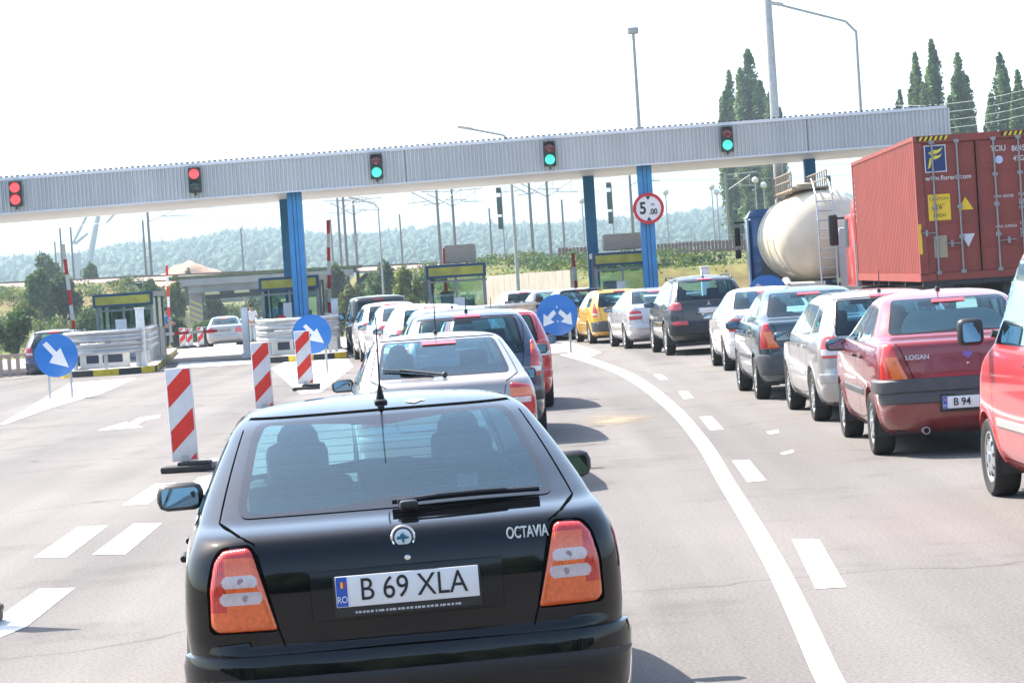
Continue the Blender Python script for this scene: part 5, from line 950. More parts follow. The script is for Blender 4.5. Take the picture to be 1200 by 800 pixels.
# grass tufts on the banks
rg = np.random.default_rng(5); n = 26000; x = rg.uniform(-70, 45, n); d = rg.uniform(128, 284, n); ok = (np.abs(x - road_x(d)) > 13) & (np.abs(x / d) < .24); x, d = x[ok], d[ok]; C = np.stack([x, d, terrain(x, d) + .04], 1); V, F = leaves(C, .17, rg); tag(np_mesh('grass', V, F, LY), kind='stuff', label='tufts of dry grass on the railway bank')
for nm_, mt_, cnt_, sd_ in (('scrub', LB, 150, 61), ('yellow_scrub', LY, 130, 62), ('dark_scrub', LD, 70, 63)):
    rg = np.random.default_rng(sd_); d = rg.uniform(165, 281, cnt_ * 3); x = rg.uniform(-64, 14, cnt_ * 3); ok = (np.abs(x - road_x(d)) > 11.5) & ((x < road_x(d)) | (x > road_x(d) + 12)) & ((x < -16) | (rg.random(cnt_ * 3) < .5)) & (vnoise(x, d, 12, sd_) > .42); x, d = x[ok][:cnt_], d[ok][:cnt_]; z = terrain(x, d); C = []
    for a, b, c in zip(x, d, z): s_ = rg.uniform(.5, 1.5); q = rg.normal(size=(90, 3)); q /= np.linalg.norm(q, axis=1)[:, None]; q *= (rg.random((90, 1)) ** .4) * np.array([s_ * 1.2, s_ * 1.2, s_ * .8]); q[:, 2] = np.abs(q[:, 2]); C.append(q + np.array([a, b, c]))
    V, F = leaves(np.concatenate(C), .26, rg); tag(np_mesh(nm_ + '_undergrowth', V, F, mt_), kind='stuff', label='low wild scrub scattered over the railway bank')
# far wooded hills: one mass
FOR = leafmat('far_forest', (.018, .066, .038), .4); bm = bmesh.new(); bmesh.ops.create_icosphere(bm, subdivisions=2, radius=1); bm.verts.ensure_lookup_table(); UV = np.array([v.co for v in bm.verts]); UF = np.array([[v.index for v in f.verts] for f in bm.faces]); bm.free()
rg = np.random.default_rng(11); n = 26000; d = 1000 + 1130 * rg.random(n) ** .8 ; ang = rg.uniform(-.235, .235, n); x = ang * d; z = terrain(x, d); keep = rg.random(n) < (.55 + .45 * vnoise(x, d, 90, 2)); x, d, z = x[keep], d[keep], z[keep]; n = len(x)
sz = rg.uniform(1.0, 2.7, n) * (1 + .5 * vnoise(x, d, 60, 9)); sc = np.stack([sz, sz, sz * rg.uniform(.8, 1.35, n)], 1); con = rg.random(n) < .14; sc[con] *= np.array([.7, .7, 1.35])
V = UV[None] * (1 + .65 * (rg.random((n, len(UV), 1)) - .5)) * sc[:, None]; taper = np.where(con[:, None], np.clip(1.0 - .62 * (UV[None, :, 2] + .2), .2, 1.2), 1.0); V[:, :, 0] *= taper; V[:, :, 1] *= taper; V += np.stack([x, d, z + sc[:, 2] * .8], 1)[:, None]
F = UF[None] + (np.arange(n) * len(UV))[:, None, None]; tag(np_mesh('forest', V.reshape(-1, 3), F.reshape(-1, 3), FOR), kind='stuff', label='hazy wooded hillside across the whole background')
# lines of trees and hedge rows at the foot of the hill
rg = np.random.default_rng(12); n = 900; d = rg.uniform(640, 960, n); x = rg.uniform(-.23, .23, n) * d; z = terrain(x, d); sz = rg.uniform(1.2, 3.2, n); V = UV[None] * (1 + .45 * (rg.random((n, len(UV), 1)) - .5)) * np.stack([sz * 1.3, sz * 1.3, sz], 1)[:, None] + np.stack([x, d, z + sz * .7], 1)[:, None]; F = UF[None] + (np.arange(n) * len(UV))[:, None, None]; tag(np_mesh('distant_hedges', V.reshape(-1, 3), F.reshape(-1, 3), LB), kind='stuff', label='hedges and bushes on the plain before the wooded hill')
# pale ridge on the skyline
xs = np.linspace(-2400, 2400, 160); dd = np.linspace(5200, 6800, 24); Xg, Dg = np.meshgrid(xs, dd); hh_ = (205 + 60 * vnoise(Xg, 0 * Dg, 700, 4) + 25 * vnoise(Xg, 0 * Dg, 190, 6) - .022 * Xg) * np.sin(np.clip((Dg - 5200) / 1600, 0, 1) * math.pi) ** .8 - 4
V = np.stack([Xg, Dg, hh_], -1).reshape(-1, 3); i, j = np.meshgrid(np.arange(23), np.arange(159), indexing='ij'); F = np.stack([i * 160 + j, i * 160 + j + 1, (i + 1) * 160 + j + 1, (i + 1) * 160 + j], -1).reshape(-1, 4); tag(np_mesh('far_hills', V, F, pmat('ridge_green', (.06, .085, .05), .95, noise=.3, nscale=.01), smooth=True), kind='structure', label='pale distant ridge fading into the haze')
# tree belt behind the camera, seen in the reflections of the cars
rg = np.random.default_rng(21); n = 420; x = rg.uniform(-110, 110, n); d = rg.uniform(-75, -48, n); sz = rg.uniform(2.2, 4.2, n); V = UV[None] * (1 + .5 * (rg.random((n, len(UV), 1)) - .5)) * np.stack([sz, sz, sz * 1.5], 1)[:, None] + np.stack([x, d, rg.uniform(1.5, 8, n)], 1)[:, None]; F = UF[None] + (np.arange(n) * len(UV))[:, None, None]; tag(np_mesh('tree_belt_forest', V.reshape(-1, 3), F.reshape(-1, 3), LD), kind='stuff', label='dark belt of trees behind the viewer, mirrored in the black boot lid')
# air
HAZE_D = .00028
bm = MB(); bm.box((0, 3560, 138), (7400, 7340, 300)); hz = bm.build('haze', [], None, 0); tag(hz, kind='stuff', label='summer haze'); hm = bpy.data.materials.new('haze_air'); hm.use_nodes = True; t = hm.node_tree; t.nodes.remove(t.nodes['Principled BSDF']); pv = t.nodes.new('ShaderNodeVolumePrincipled'); pv.inputs['Density'].default_value = HAZE_D; pv.inputs['Color'].default_value = (.68, .88, 1, 1); pv.inputs['Anisotropy'].default_value = .25; t.links.new(pv.outputs[0], t.nodes['Material Output'].inputs['Volume']); hz.data.materials.append(hm)

# ------------------------------------------------------------------ people
def person(px, pyfeet, D, z, facing, lab, shirt, trousers, pose):
    x = xat(px, D, pyfeet); o = empty('person', (x, D, z), facing, lab, 'person')
    def skin(name, chains, mat_, parent):
        bm = bmesh.new(); sl = bm.verts.layers.skin.verify(); cache = {}; root_set = False
        for ch in chains:
            prev = None
            for (p, r) in ch:
                key = tuple(round(c, 3) for c in p)
                if key not in cache: v = bm.verts.new(p); v[sl].radius = (r, r * .85); v[sl].use_root = not root_set; root_set = True; cache[key] = v
                v = cache[key]
                if prev is not None and prev is not v and not bm.edges.get((prev, v)): bm.edges.new((prev, v))
                prev = v
        me = bpy.data.meshes.new(name); bm.to_mesh(me); bm.free(); ob = bpy.data.objects.new(name, me); COL.objects.link(ob); ob.modifiers.new('s', 'SKIN'); su = ob.modifiers.new('u', 'SUBSURF'); su.levels = 2; su.render_levels = 2
        m2 = bpy.data.meshes.new_from_object(ob.evaluated_get(bpy.context.evaluated_depsgraph_get())); bpy.data.objects.remove(ob); m2.materials.clear(); m2.materials.append(mat_); m2.shade_smooth(); r_ = bpy.data.objects.new(name, m2); COL.objects.link(r_); r_.parent = parent; return r_
    SK = pmat('skin', (.36, .20, .13), .6); pel, ch, nk = (0, 0, .93), (0, 0, 1.28), (0, .0, 1.47)
    body = [[((0, 0, .95), .12), ((0, 0, 1.12), .13), ((0, 0, 1.32), .15), ((0, 0, 1.44), .09), ((0, .01, 1.52), .055), ((0, .02, 1.60), .085), ((0, .02, 1.68), .088), ((0, .01, 1.735), .05)]]
    for sx, el, ha in pose: body.append([((0, 0, 1.32), .15), ((sx * .19, 0, 1.38), .062), (el, .045), (ha, .033), ((ha[0], ha[1] + .05, ha[2] - .06), .03), ((ha[0] * .98, ha[1] + .08, ha[2] - .12), .016)])
    for sx in (-1, 1): body.append([((0, 0, .95), .12), ((sx * .095, 0, .86), .088), ((sx * .105, .02, .48), .058), ((sx * .11, 0, .09), .04), ((sx * .115, .14, .035), .034)])
    skin('body', body, SK, o)
    sh = [[((0, 0, .92), .145), ((0, 0, 1.12), .145), ((0, 0, 1.32), .165), ((0, 0, 1.43), .10)]]
    for sx, el, ha in pose: sh.append([((0, 0, 1.32), .165), ((sx * .19, 0, 1.38), .075), (tuple(np.array((sx * .19, 0, 1.38)) * .35 + np.array(el) * .65), .062)])
    skin('shirt', sh, shirt, o); tr = []
    for sx in (-1, 1): tr.append([((0, 0, .95), .135), ((sx * .095, 0, .86), .102), ((sx * .105, .02, .48), .075), ((sx * .11, 0, .12), .06)])
    skin('trousers', tr, trousers, o); m = MB(); m.ball((0, -.005, 1.69), .105, sc=(.95, 1.05, .88)); m.build('hair', pmat('dark_hair', (.02, .015, .012), .8), o)
    m = MB(); m.ball((0, .105, 1.625), .02, sc=(.7, 1, 1.3)); m.build('nose', SK, o)
    for sx in (-1, 1): m = MB(); m.box((sx * .11, .06, .04), (.09, .26, .08), bev=.03); m.build('shoe', BLACK, o)
person(196.5, 417, 106, float(z_road(106)), R(-70), 'person in a blue shirt and dark trousers standing beside the leftmost booth', pmat('blue_shirt', (.04, .16, .36), .85), pmat('dark_trousers', (.03, .035, .05), .85), ((-1, (-.26, .1, 1.12), (-.16, .3, 1.10)), (1, (.26, .12, 1.14), (.12, .32, 1.14))))
person(297, 405, 110, float(z_road(110)), R(10), 'person in a white shirt and pale trousers walking near the silver saloon', pmat('white_shirt', (.62, .62, .64), .85), pmat('pale_trousers', (.50, .48, .46), .85), ((-1, (-.25, -.03, 1.10), (-.25, .08, .88)), (1, (.25, .02, 1.10), (.26, .12, .88))))

# ------------------------------------------------------------------ lorries
CRED = pmat('container_red', (.25, .045, .031), .55, noise=.12, nscale=1.2, bump=.05, bscale=6); CBAR = pmat('door_bar', (.28, .27, .27), .45, metal=.4, noise=.15); DARKM = pmat('chassis_dark', (.03, .03, .032), .7, noise=.2)
cx, cy, cz, cyaw = 9.44, 51.0, 1.30, R(-1.9)
ct = empty('shipping_container', (cx, cy, cz), cyaw, 'rust red forty foot shipping container on a trailer with its doors facing the viewer', 'shipping container'); LW, LL, LH = 2.438, 12.19, 2.896
m = MB(); n = 44
for sx in (-1, 1):
    pts = []
    for i in range(n):
        y0 = .18 + i * (LL - .36) / n; st = (LL - .36) / n; pts += [(0, y0), (0, y0 + st * .3), (.036, y0 + st * .5), (.036, y0 + st * .8)]
    pts.append((0, LL - .18)); V = []
    for (o_, y_) in pts: V += [(sx * (LW / 2 - .012 - o_), y_, .16), (sx * (LW / 2 - .012 - o_), y_, LH - .07)]
    m.add(V, [(2 * i, 2 * i + 2, 2 * i + 3, 2 * i + 1) for i in range(len(pts) - 1)])
m.build('side_panel', CRED, ct, 0); m = MB()
for sx in (-1, 1):
    m.box((sx * (LW / 2 - .05), LL / 2, LH - .04), (.1, LL, .08)); m.box((sx * (LW / 2 - .05), LL / 2, .08), (.1, LL, .16))
    for y_ in (.08, LL - .08): m.box((sx * (LW / 2 - .08), y_, LH / 2), (.16, .16, LH - .0))
for y_ in (.06, LL - .06): m.box((0, y_, LH - .075), (LW - .1, .12, .145)); m.box((0, y_, .08), (LW - .1, .12, .15))
m.box((0, LL / 2, LH - .05), (LW - .2, LL - .1, .03)); m.box((0, LL / 2, .1), (LW - .2, LL - .1, .1)); m.box((0, LL - .05, LH / 2), (LW - .2, .04, LH - .2)); m.build('frame', CRED, ct, 0)
for sx in (-1, 1):
    m = MB(); dw = LW / 2 - .10; xc = sx * (dw / 2 + .006); m.box((xc, .055, LH / 2), (dw, .04, LH - .32))
    zs_ = np.linspace(.20, LH - .2, 6)
    for a, b2 in zip(zs_[:-1], zs_[1:]):
        m.box((xc, .032, b2 - .03), (dw, .02, .05)); m.box((xc, .036, (a + b2) / 2 - .02), (dw - .14, .012, (b2 - a) - .16), bev=.005)
    d_ = m.build('door', CRED, ct, 0)
    for q in (.30, .74):
        m = MB(); xx = sx * dw * q + sx * .03; m.tube((xx, -.012, .13), (xx, -.012, LH - .1), .019, n=10)
        for zz in (.16, .85, 1.45, 2.05, LH - .14): m.box((xx, -.0, zz), (.11, .05, .07), bev=.008)
        hzz = .72 if q < .5 else .95; m.tube((xx - sx * .0, -.035, hzz), (xx + sx * (.34 if q < .5 else .30), -.035, hzz + .02), .012, n=8); m.box((xx + sx * .2, -.03, hzz + .01), (.05, .04, .13)); m.build('locking_bar', CBAR, d_)
    for zz in (.35, 1.0, 1.75, 2.5): m = MB(); m.tube((sx * (LW / 2 - .115), -.012, zz - .06), (sx * (LW / 2 - .115), -.012, zz + .06), .018, n=8); m.box((sx * (LW / 2 - .09), .0, zz), (.08, .03, .09)); m.build('hinge', CRED, d_, 0)
m = MB(); m.box((0, .03, LH / 2), (.02, .06, LH - .3)); m.build('door_seal', GAP, ct, 0)
for sx in (-1, 1):
    m = MB(); m.box((sx * (LW / 2 - .38), -.004, LH - .06), (.62, .006, .085), 0)
    for i in range(6): x_ = sx * (LW / 2 - .38) - .27 + i * .1; m.add([(x_, -.009, LH - .1), (x_ + .05, -.009, LH - .1), (x_ + .09, -.009, LH - .02), (x_ + .04, -.009, LH - .02)], [(0, 1, 2, 3)], 1)
    m.build('hazard_strip', [INK, pmat('strip_yellow', (.75, .5, .02), .5)], ct, 0)
for sx in (-1, 1):
    for zz in (.06, LH - .06):
        for y_ in (.088, LL - .088): m = MB(); m.box((sx * (LW / 2 - .075), y_, zz), (.158, .182, .122), bev=.01); m.build('corner_casting', CRED, ct, 0)
# door writing
YEL = pmat('label_yellow', (.80, .52, .02), .5); LNAVY = pmat('logo_navy', (.01, .03, .13), .45); yF = -.0325 + .03
def lab_poly(name, poly, mat_, y=-.004): mm = MB(); mm.prism(poly, 0, .004, 0, xf=lambda v: Vector((v.x, y - v.z, v.y))); return mm.build(name, mat_, ct, 0)
dx0 = -1.22; Lx = lambda px: (px - 1145) / 59.0
lg = lab_poly('logo_panel', [(-1.01, 2.16), (-.58, 2.16), (-.58, 2.70), (-1.01, 2.70)], pmat('logo_white', (.7, .7, .7), .5), .022)
m = MB(); m.box((-.795, .014, 2.43), (.39, .004, .50), 0); 
for poly in ([(-.93, 2.55), (-.84, 2.60), (-.74, 2.60), (-.64, 2.65), (-.68, 2.58), (-.76, 2.53), (-.88, 2.50)], [(-.91, 2.44), (-.82, 2.49), (-.72, 2.49), (-.66, 2.53), (-.70, 2.46), (-.78, 2.42), (-.86, 2.41), (-.90, 2.27), (-.95, 2.23), (-.92, 2.38)]): m.prism(poly, 0, .003, 1, xf=lambda v: Vector((v.x, .0105 - v.z, v.y)))
m.build('logo_emblem', [LNAVY, pmat('logo_yellow', (.75, .62, .05), .5)], lg, 0)
text('www.florens.com', .135, WHITE, ct, 'door_lettering', (-.56, .012, 2.04), (R(90), 0, 0), .002, .95)
yl = lab_poly('height_notice', [(-.99, 1.20), (-.55, 1.20), (-.55, 1.72), (-.99, 1.72)], YEL, .018); text('CAUTION', .085, INK, yl, 'notice_lettering', (-.77, .012, 1.63), (R(90), 0, 0), .001, 1); text("9'6\"", .14, INK, yl, 'notice_lettering', (-.77, .012, 1.47), (R(90), 0, 0), .001, 1); text('HIGH', .10, INK, yl, 'notice_lettering', (-.77, .012, 1.30), (R(90), 0, 0), .001, 1)
w1 = lab_poly('warning_triangle', [(-.40, 1.38), (-.10, 1.38), (-.25, 1.64)], YEL, .018); lab_poly('white_triangle', [(-.38, .90), (-.10, .90), (-.24, .64)], pmat('label_white', (.6, .6, .62), .6), .018); lab_poly('data_plate', [(-.92, .46), (-.66, .46), (-.66, .90), (-.92, .90)], pmat('plate_tan', (.36, .30, .20), .6), .018)
text('TCIU', .16, WHITE, ct, 'door_lettering', (.30, .012, 2.55), (R(90), 0, 0), .002, .85, align='LEFT'); text('864564', .16, WHITE, ct, 'door_lettering', (.72, .012, 2.53), (R(90), 0, 0), .002, .85, align='LEFT'); text('45G1', .15, WHITE, ct, 'door_lettering', (.74, .012, 2.33), (R(90), 0, 0), .002, .85, align='LEFT')
m = MB(); m.lathe([(.08, -.002), (.0001, -.002)], axis='Y', c=(.46, .012, 2.33), n=20); m.build('round_seal', pmat('seal_pale', (.5, .55, .75), .5), ct, 0)
for zz, s_ in ((1.60, 'MAX. GROSS'), (1.48, 'KG'), (1.0, 'MAX. CARGO'), (.88, 'KG')): text(s_, .075, WHITE, ct, 'door_lettering', (.32, .012, zz), (R(90), 0, 0), .001, .9, align='LEFT')
for zz, s_ in ((1.62, '32,500'), (1.50, '71,650'), (1.36, '3,980'), (1.05, '28,520'), (.93, '62,870'), (.80, '2,700')): text(s_, .08, WHITE, ct, 'door_lettering', (.80, .012, zz), (R(90), 0, 0), .001, .9, align='LEFT')
lab_poly('yellow_mark', [(-1.215, .55), (-1.155, .55), (-1.155, 1.15), (-1.215, 1.15)], YEL, -.001)
for i, s_ in enumerate('TCIU864564'):
    text(s_, .12, WHITE, ct, 'side_lettering', (-LW / 2 - .004, LL - .5, LH - .45 - i * .14), (R(90), 0, R(-90)), .001, 1) if i < 8 else None
# trailer and tractor under the container
tr_ = empty('articulated_lorry', (cx, cy, 0), cyaw, 'red articulated lorry carrying the rust red container, its cab showing beside it', 'lorry'); m = MB()
for sx in (-1, 1): m.box((sx * .5, LL / 2, 1.12), (.16, LL - .3, .4))
for y_ in (.1, 3, 6, 9, 11.8): m.box((0, y_, 1.28), (2.36, .16, .16))
m.build('trailer_frame', DARKM, tr_, 0); m = MB(); m.box((0, .0, .55), (2.3, .12, .14)); m.build('underrun_bar', DARKM, tr_)
for sx in (-1, 1):
    m = MB(); m.box((sx * .95, -.06, .86), (.42, .06, .14), 0); m.build('tail_light', LRED, tr_)
    for y_ in (1.6, 2.9, 4.2, 13.0, 16.4): make_wheel(tr_, sx * 1.02, y_, .5, .5, .36, sx, 'steel')
cab = MB(); y0 = LL + .9; cab.box((.06, y0 + 1.1, 1.95), (2.48, 2.1, 2.1), bev=.14); cab.box((.06, y0 + .7, 3.1), (2.3, 1.2, .5), bev=.15); cab.build('cab', pmat('cab_red', (.50, .03, .03), .4, coat=.6, noise=.08), tr_)
m = MB(); m.box((.06, y0 + 1.5, 2.5), (2.5, .8, .7)); m.build('cab_window', GLASSD, tr_, 0); m = MB(); m.box((-.18, y0 + .0, .9), (2.3, 5.6, .5)); m.build('tractor_frame', DARKM, tr_, 0)
for sx in (-1, 1): m = MB(); m.box((.02 + sx * 1.5, y0 + 1.95, 2.6), (.24, .14, .8), bev=.05); m.tube((.02 + sx * 1.2, y0 + 1.95, 2.9), (.02 + sx * 1.5, y0 + 1.95, 2.9), .03); m.build('door_mirror', BLACK, tr_)
m = MB(); m.tube((-1.12, y0 - .25, .5), (-1.12, y0 - .25, 2.2), .08); m.box((-1.0, y0 - .05, 1.7), (.3, .12, .9)); m.build('air_intake', CBAR, tr_)
# tanker
TX, TY = 8.75, 70.0; tk = empty('tanker_lorry', (TX, TY, 0), R(-1), 'cream tanker lorry with a rear ladder and a blue cab, ahead of the container lorry', 'tanker lorry'); CREAM = pmat('tank_cream', (.66, .58, .44), .42, noise=.10, nscale=1.2, coat=.3); r = 1.28; zc = 2.55
m = MB(); prof = [(.001, -.62), (.35, -.60), (.7, -.50), (1.0, -.34), (1.18, -.14), (1.26, .06), (r, .25), (r, 3.2), (r * 1.0, 6.8), (r * .9, 7.3), (.6, 7.6), (.001, 7.7)]; m.lathe(prof, axis='Y', c=(0, .6, zc), n=56); m.build('tank', CREAM, tk, 60)
m = MB()
for y_ in (1.2, 3.2, 5.4): m = MB(); m.lathe([(r + .0, y_), (r + .025, y_ + .02), (r + .025, y_ + .1), (r, y_ + .12)], axis='Y', c=(0, .6, zc), n=48); m.build('tank_band', CREAM, tk)
m = MB()
for sx in (-1, 1): m.path([(sx * .22, -.28, .75), (sx * .22, -.30, 2.9), (sx * .22, .0, 3.65), (sx * .22, .5, 3.95), (sx * .22, .9, 4.1)], .025)
for i in range(11): z_ = .85 + i * .26; m.tube((-.22, -.29 if z_ < 2.9 else -.29 + (z_ - 2.9) * .38, z_), (.22, -.29 if z_ < 2.9 else -.29 + (z_ - 2.9) * .38, z_), .018)
m.build('ladder', GREYM, tk); m = MB(); m.box((-.3, 3.6, zc + r + .02), (1.0, 6.2, .05))
for x_ in (-.78, .2):
    for z_ in (.28, .5): m.tube((x_, .8, zc + r + z_), (x_, 6.6, zc + r + z_), .02)
    for y_ in np.arange(.8, 6.8, .58): m.tube((x_, y_, zc + r - .1), (x_, y_, zc + r + .5), .018)
for y_ in (1.5, 3.4, 5.4): m.lathe([(.28, 0), (.28, .16), (.001, .2)], c=(-.3, y_, zc + r), n=18)
m.build('catwalk', pmat('catwalk_brown', (.26, .22, .16), .7), tk); m = MB(); m.box((.78, -.08, 1.75), (.92, .32, 1.9), bev=.06); m.build('rear_cabinet', pmat('cabinet_grey', (.42, .42, .41), .5, noise=.1), tk)
m = MB(); m.lathe([(.10, -.26), (.0001, -.265)], axis='Y', c=(.62, .0, 1.2), n=20); m.build('hazard_disc', WHITE, tk); m = MB(); m.box((.68, -.26, 2.55), (.18, .04, .3), 0, bev=.02).box((.68, -.29, 2.25), (.2, .04, .12), 1); m.build('marker_lamp', [BLACK, LRED], tk)
m = MB(); m.tube((-1.05, -.05, 1.18), (-.1, -.05, 1.16), .13); m.tube((-1.0, -.1, .95), (.1, -.1, .95), .11); m.tube((-1.1, -.05, 1.18), (-1.15, .2, 1.35), .12); m.build('hose_pipe', pmat('pipe_cream', (.50, .47, .40), .5), tk)
m = MB(); m.box((0, 4.2, 1.05), (1.0, 8, .3)); m.box((0, 10, .95), (1.0, 6, .3)); m.box((0, -.1, .55), (2.3, .12, .16)); m.build('chassis', DARKM, tk, 0)
for sx in (-1, 1):
    for y_ in (1.3, 2.6, 3.9, 8.9, 11.7): make_wheel(tk, sx * 1.03, y_, .5, .5, .36, sx, 'steel')
    m = MB(); m.lathe([(.58, sx * .80), (.60, sx * 1.22)], axis='X', c=(0, 1.3, .5), n=20, a0=0, a1=math.pi); m.build('mudguard', DARKM, tk)
    m = MB(); m.box((sx * .85, -.2, .82), (.5, .05, .14)); m.build('tail_light', LRED, tk)
CBL = pmat('cab_blue', (.02, .13, .38), .35, coat=.8, noise=.08); y0 = 10.0; m = MB(); sh = .05; m.box((-.10 + sh, y0 + 1.0, 2.15), (2.5, 2.1, 2.4), bev=.16); m.add([(-1.33, y0 + .1, 3.3), (1.2, y0 + .1, 3.3), (1.2, y0 + 1.9, 3.3), (-1.33, y0 + 1.9, 3.3), (-1.22, y0 + .1, 3.55), (1.1, y0 + .1, 3.55), (1.0, y0 + 1.2, 3.5), (-1.12, y0 + 1.2, 3.5)], [(0, 1, 5, 4), (1, 2, 6, 5), (2, 3, 7, 6), (3, 0, 4, 7), (4, 5, 6, 7)]); m.build('cab', CBL, tk, 30)
m = MB(); m.box((-.05, y0 - .08, 2.2), (1.9, .06, 2.0)); m.build('cab_back_panel', pmat('cab_back_grey', (.10, .11, .12), .6), tk); m = MB(); m.box((-1.36, y0 + .2, 2.1), (.06, .9, 2.3), bev=.02); m.box((1.28, y0 + .2, 2.1), (.06, .9, 2.3), bev=.02); m.build('side_fairing', pmat('fairing_sunlit_blue', (.30, .45, .66), .35, coat=.6), tk)  # pale blue puts the sun on the cab side into the fairing colour
for sx in (-1, 1): m = MB(); m.box((sx * 1.5 - .05, y0 + 1.9, 2.75), (.2, .16, .6), bev=.05); m.box((sx * 1.5 - .05, y0 + 1.9, 2.2), (.2, .16, .3), bev=.05); m.tube((sx * 1.25 - .05, y0 + 1.9, 3.2), (sx * 1.58 - .05, y0 + 1.9, 3.2), .03); m.build('door_mirror', BLACK, tk)
# ------------------------------------------------------------------ vehicles
H_ = lambda d: R(d)
# the black liftback in front
hero, ho = make_car('car', 'liftback', (-.425, 9.25), H_(5.0), 'black liftback with a number plate reading B 69 XLA, stopped closest in the queue', 'car', (.0025, .003, .004), 0, light=None, plate=None, fine=1.0, wheel=.31, ro=1.05, wb=2.51, hero=True, rim='alloy', tilt=-R(.7), bumper=None, dark_low=BLACK, group='cars in the middle queue', seats=True, dust=0)
def hero_details(c, root):
    L, W = c.L, c.W; ky = kz = 1.0
    def rx(z, s=0.0): return float(c.ev('rear', [s], [z])[0, 0]) - L / 2
    poly = [(.505, .694), (.515, .690), (.735, .692), (.76, .715), (.753, .85), (.728, .945), (.69, .985), (.597, .99), (.582, .975)]
    def zone(a, b):
        e = 0
        for zc_, xr_ in ((.812, .712), (.870, .702)):
            hh_ = .022; px_ = min(max(a, .505 + (zc_ - .69) * .26 + .016 + hh_), xr_ - hh_)
            if math.hypot(a - px_, b - zc_) < hh_: return 2
        if b < .765: return 1
        if b > .905 and a < .66: return 1 if b < .955 else 0
        return 0 if a > .69 or b > .955 else 1
    for sg in (1, -1):
        t = c.lens(dense(poly, .014), 'tail_light', root, zone, [ribbed(pmat('hero_lens_red', (.56, .02, .012), .12, coat=1, noise=.18, nscale=60)), ribbed(pmat('hero_lens_amber', (.78, .12, .018), .12, coat=1, noise=.15, nscale=60)), ribbed(pmat('hero_lens_clear', (.58, .48, .48), .15, coat=1, noise=.08, nscale=50))], sg, o=.012, step=.004)
        for zz, s_ in ((.812, .615), (.870, .63)):
            p = c.off('rear', [s_], [zz], [.0135], 1)[0]; b = MB(); b.lathe([(.0001, 0), (.012, 0), (.014, .002)], axis='Y', c=(sg * p[0], p[1], p[2]), n=14); b.build('bulb', pmat('bulb_grey', (.3, .24, .24), .3), t)
        c.patch('rear', dense([(.495, .683), (.770, .685), (.766, .86), (.737, .955), (.70, .995), (.588, 1.0), (.571, .982)], .03) * [sg, 1], 'tail_light_seal', root, [GAP], o=.002)
    # boot lid recess with the plate
    m = MB(); z = .80; m.box((0, rx(z) - .007, z), (.70, .016, .185), bev=.007); m.build('plate_recess', FRIT, root)
    fr_ = MB(); fr_.box((0, rx(z) - .02, z - .006), (.535, .012, .15), bev=.004); fo = fr_.build('plate_frame', BLACK, root)
    t = (rx(z + .05) - rx(z - .05)) / .1
    ribbon_plate(root, 0, rx(z) - .030, z + .012, 'B 69 XLA', tsx=.86, tsize=.115)
    dl = MB()
    k = -.19
    rr = random.Random(3)
    while k < .19:
        wd = rr.uniform(.006, .013); dl.box((k, rx(z) - .0265, z - .066), (wd, .001, .008)); k += wd + .005
    dl.build('frame_lettering', pmat('pale_ink', (.5, .5, .5), .5), fo)
        # round emblem with a winged arrow
    z = .985; e = bpy.data.objects.new('emblem', None); e = None
    m = MB(); yb = rx(z); m.lathe([(.046, .004), (.046, -.004), (.043, -.008), (.038, -.006)], axis='Y', c=(0, yb - .004, z), n=36, mi=0); m.lathe([(.038, -.006), (.0001, -.007)], axis='Y', c=(0, yb - .004, z), n=36, mi=1)
    m.lathe([(.031, -.0075), (.029, -.0085), (.0001, -.0085)], axis='Y', c=(0, yb - .004, z), n=36, mi=2)
    wing = [(-.024, -.006), (-.004, -.006), (-.004, -.018), (.004, -.018), (.004, -.006), (.020, -.004), (.022, .002), (.008, .004), (.012, .010), (.004, .008), (.002, .020), (-.004, .012), (-.008, .016), (-.010, .006), (-.022, .004)]
    m.prism([(p[0], p[1]) for p in wing], 0, .002, 3, xf=lambda v: Vector((v.x, yb - .0145 + v.z - .002, z + v.y)))
    em = m.build('emblem', [CHROME, pmat('emblem_blue', (.015, .03, .07), .3), pmat('emblem_pale', (.6, .68, .7), .3), pmat('emblem_arrow', (.01, .12, .2), .4)], root)
    m = MB(); m.lathe([(.011, 0), (.011, -.006), (.008, -.008), (.0001, -.008)], axis='Y', c=(0.01, rx(.925) - .006, .932 - .02), n=16); m.build('boot_lock', CHROME, root)
    b = text('OCTAVIA', .060, pmat('badge_silver', (.55, .6, .63), .35, metal=.2), root, 'boot_lettering', (.455, rx(.965, .45) - .010, .965), (R(86), 0, R(3)), .0025, .60, bold=.0008)
    # bumper: body-coloured cover with black rubbing strip
    c.sweep('rear', -1.25, 1.25, [(.0, .28), (.012, .29), (.016, .41), (.014, .464)], 'bumper', root, pm_hero, n=80)
    c.sweep('rear', -1.22, 1.22, [(.012, .462), (.028, .468), (.034, .495), (.031, .522), (.02, .537), (-.002, .544)], 'bumper_strip', root, pmat('bumper_black', (.012, .0125, .014), .55, noise=.2, nscale=12), n=80)
    # wiper, antenna, washer, roof seam
    m = MB(); P = lambda s, z, o: c.off('rear', [s], [z], [o])[0]
    piv = P(.04, 1.047, .035); m.box(piv, (.07, .06, .04), bev=.014); pts = [P(s, 1.058 + .018 * math.sin((s - .02) * 2), o) for s, o in ((.0, .036), (.15, .04), (.30, .036), (.43, .030))]
    for a, b in zip(pts[:-1], pts[1:]): m.tube(a, b, .012, .010, n=8)
    bl = [P(s, 1.072 + .004 * math.sin((s + .02) * 5), .020) for s in np.linspace(-.02, .56, 8)]; m.path(bl, .010); m.build('wiper', pmat('wiper_black', (.008, .008, .008), .4), root)
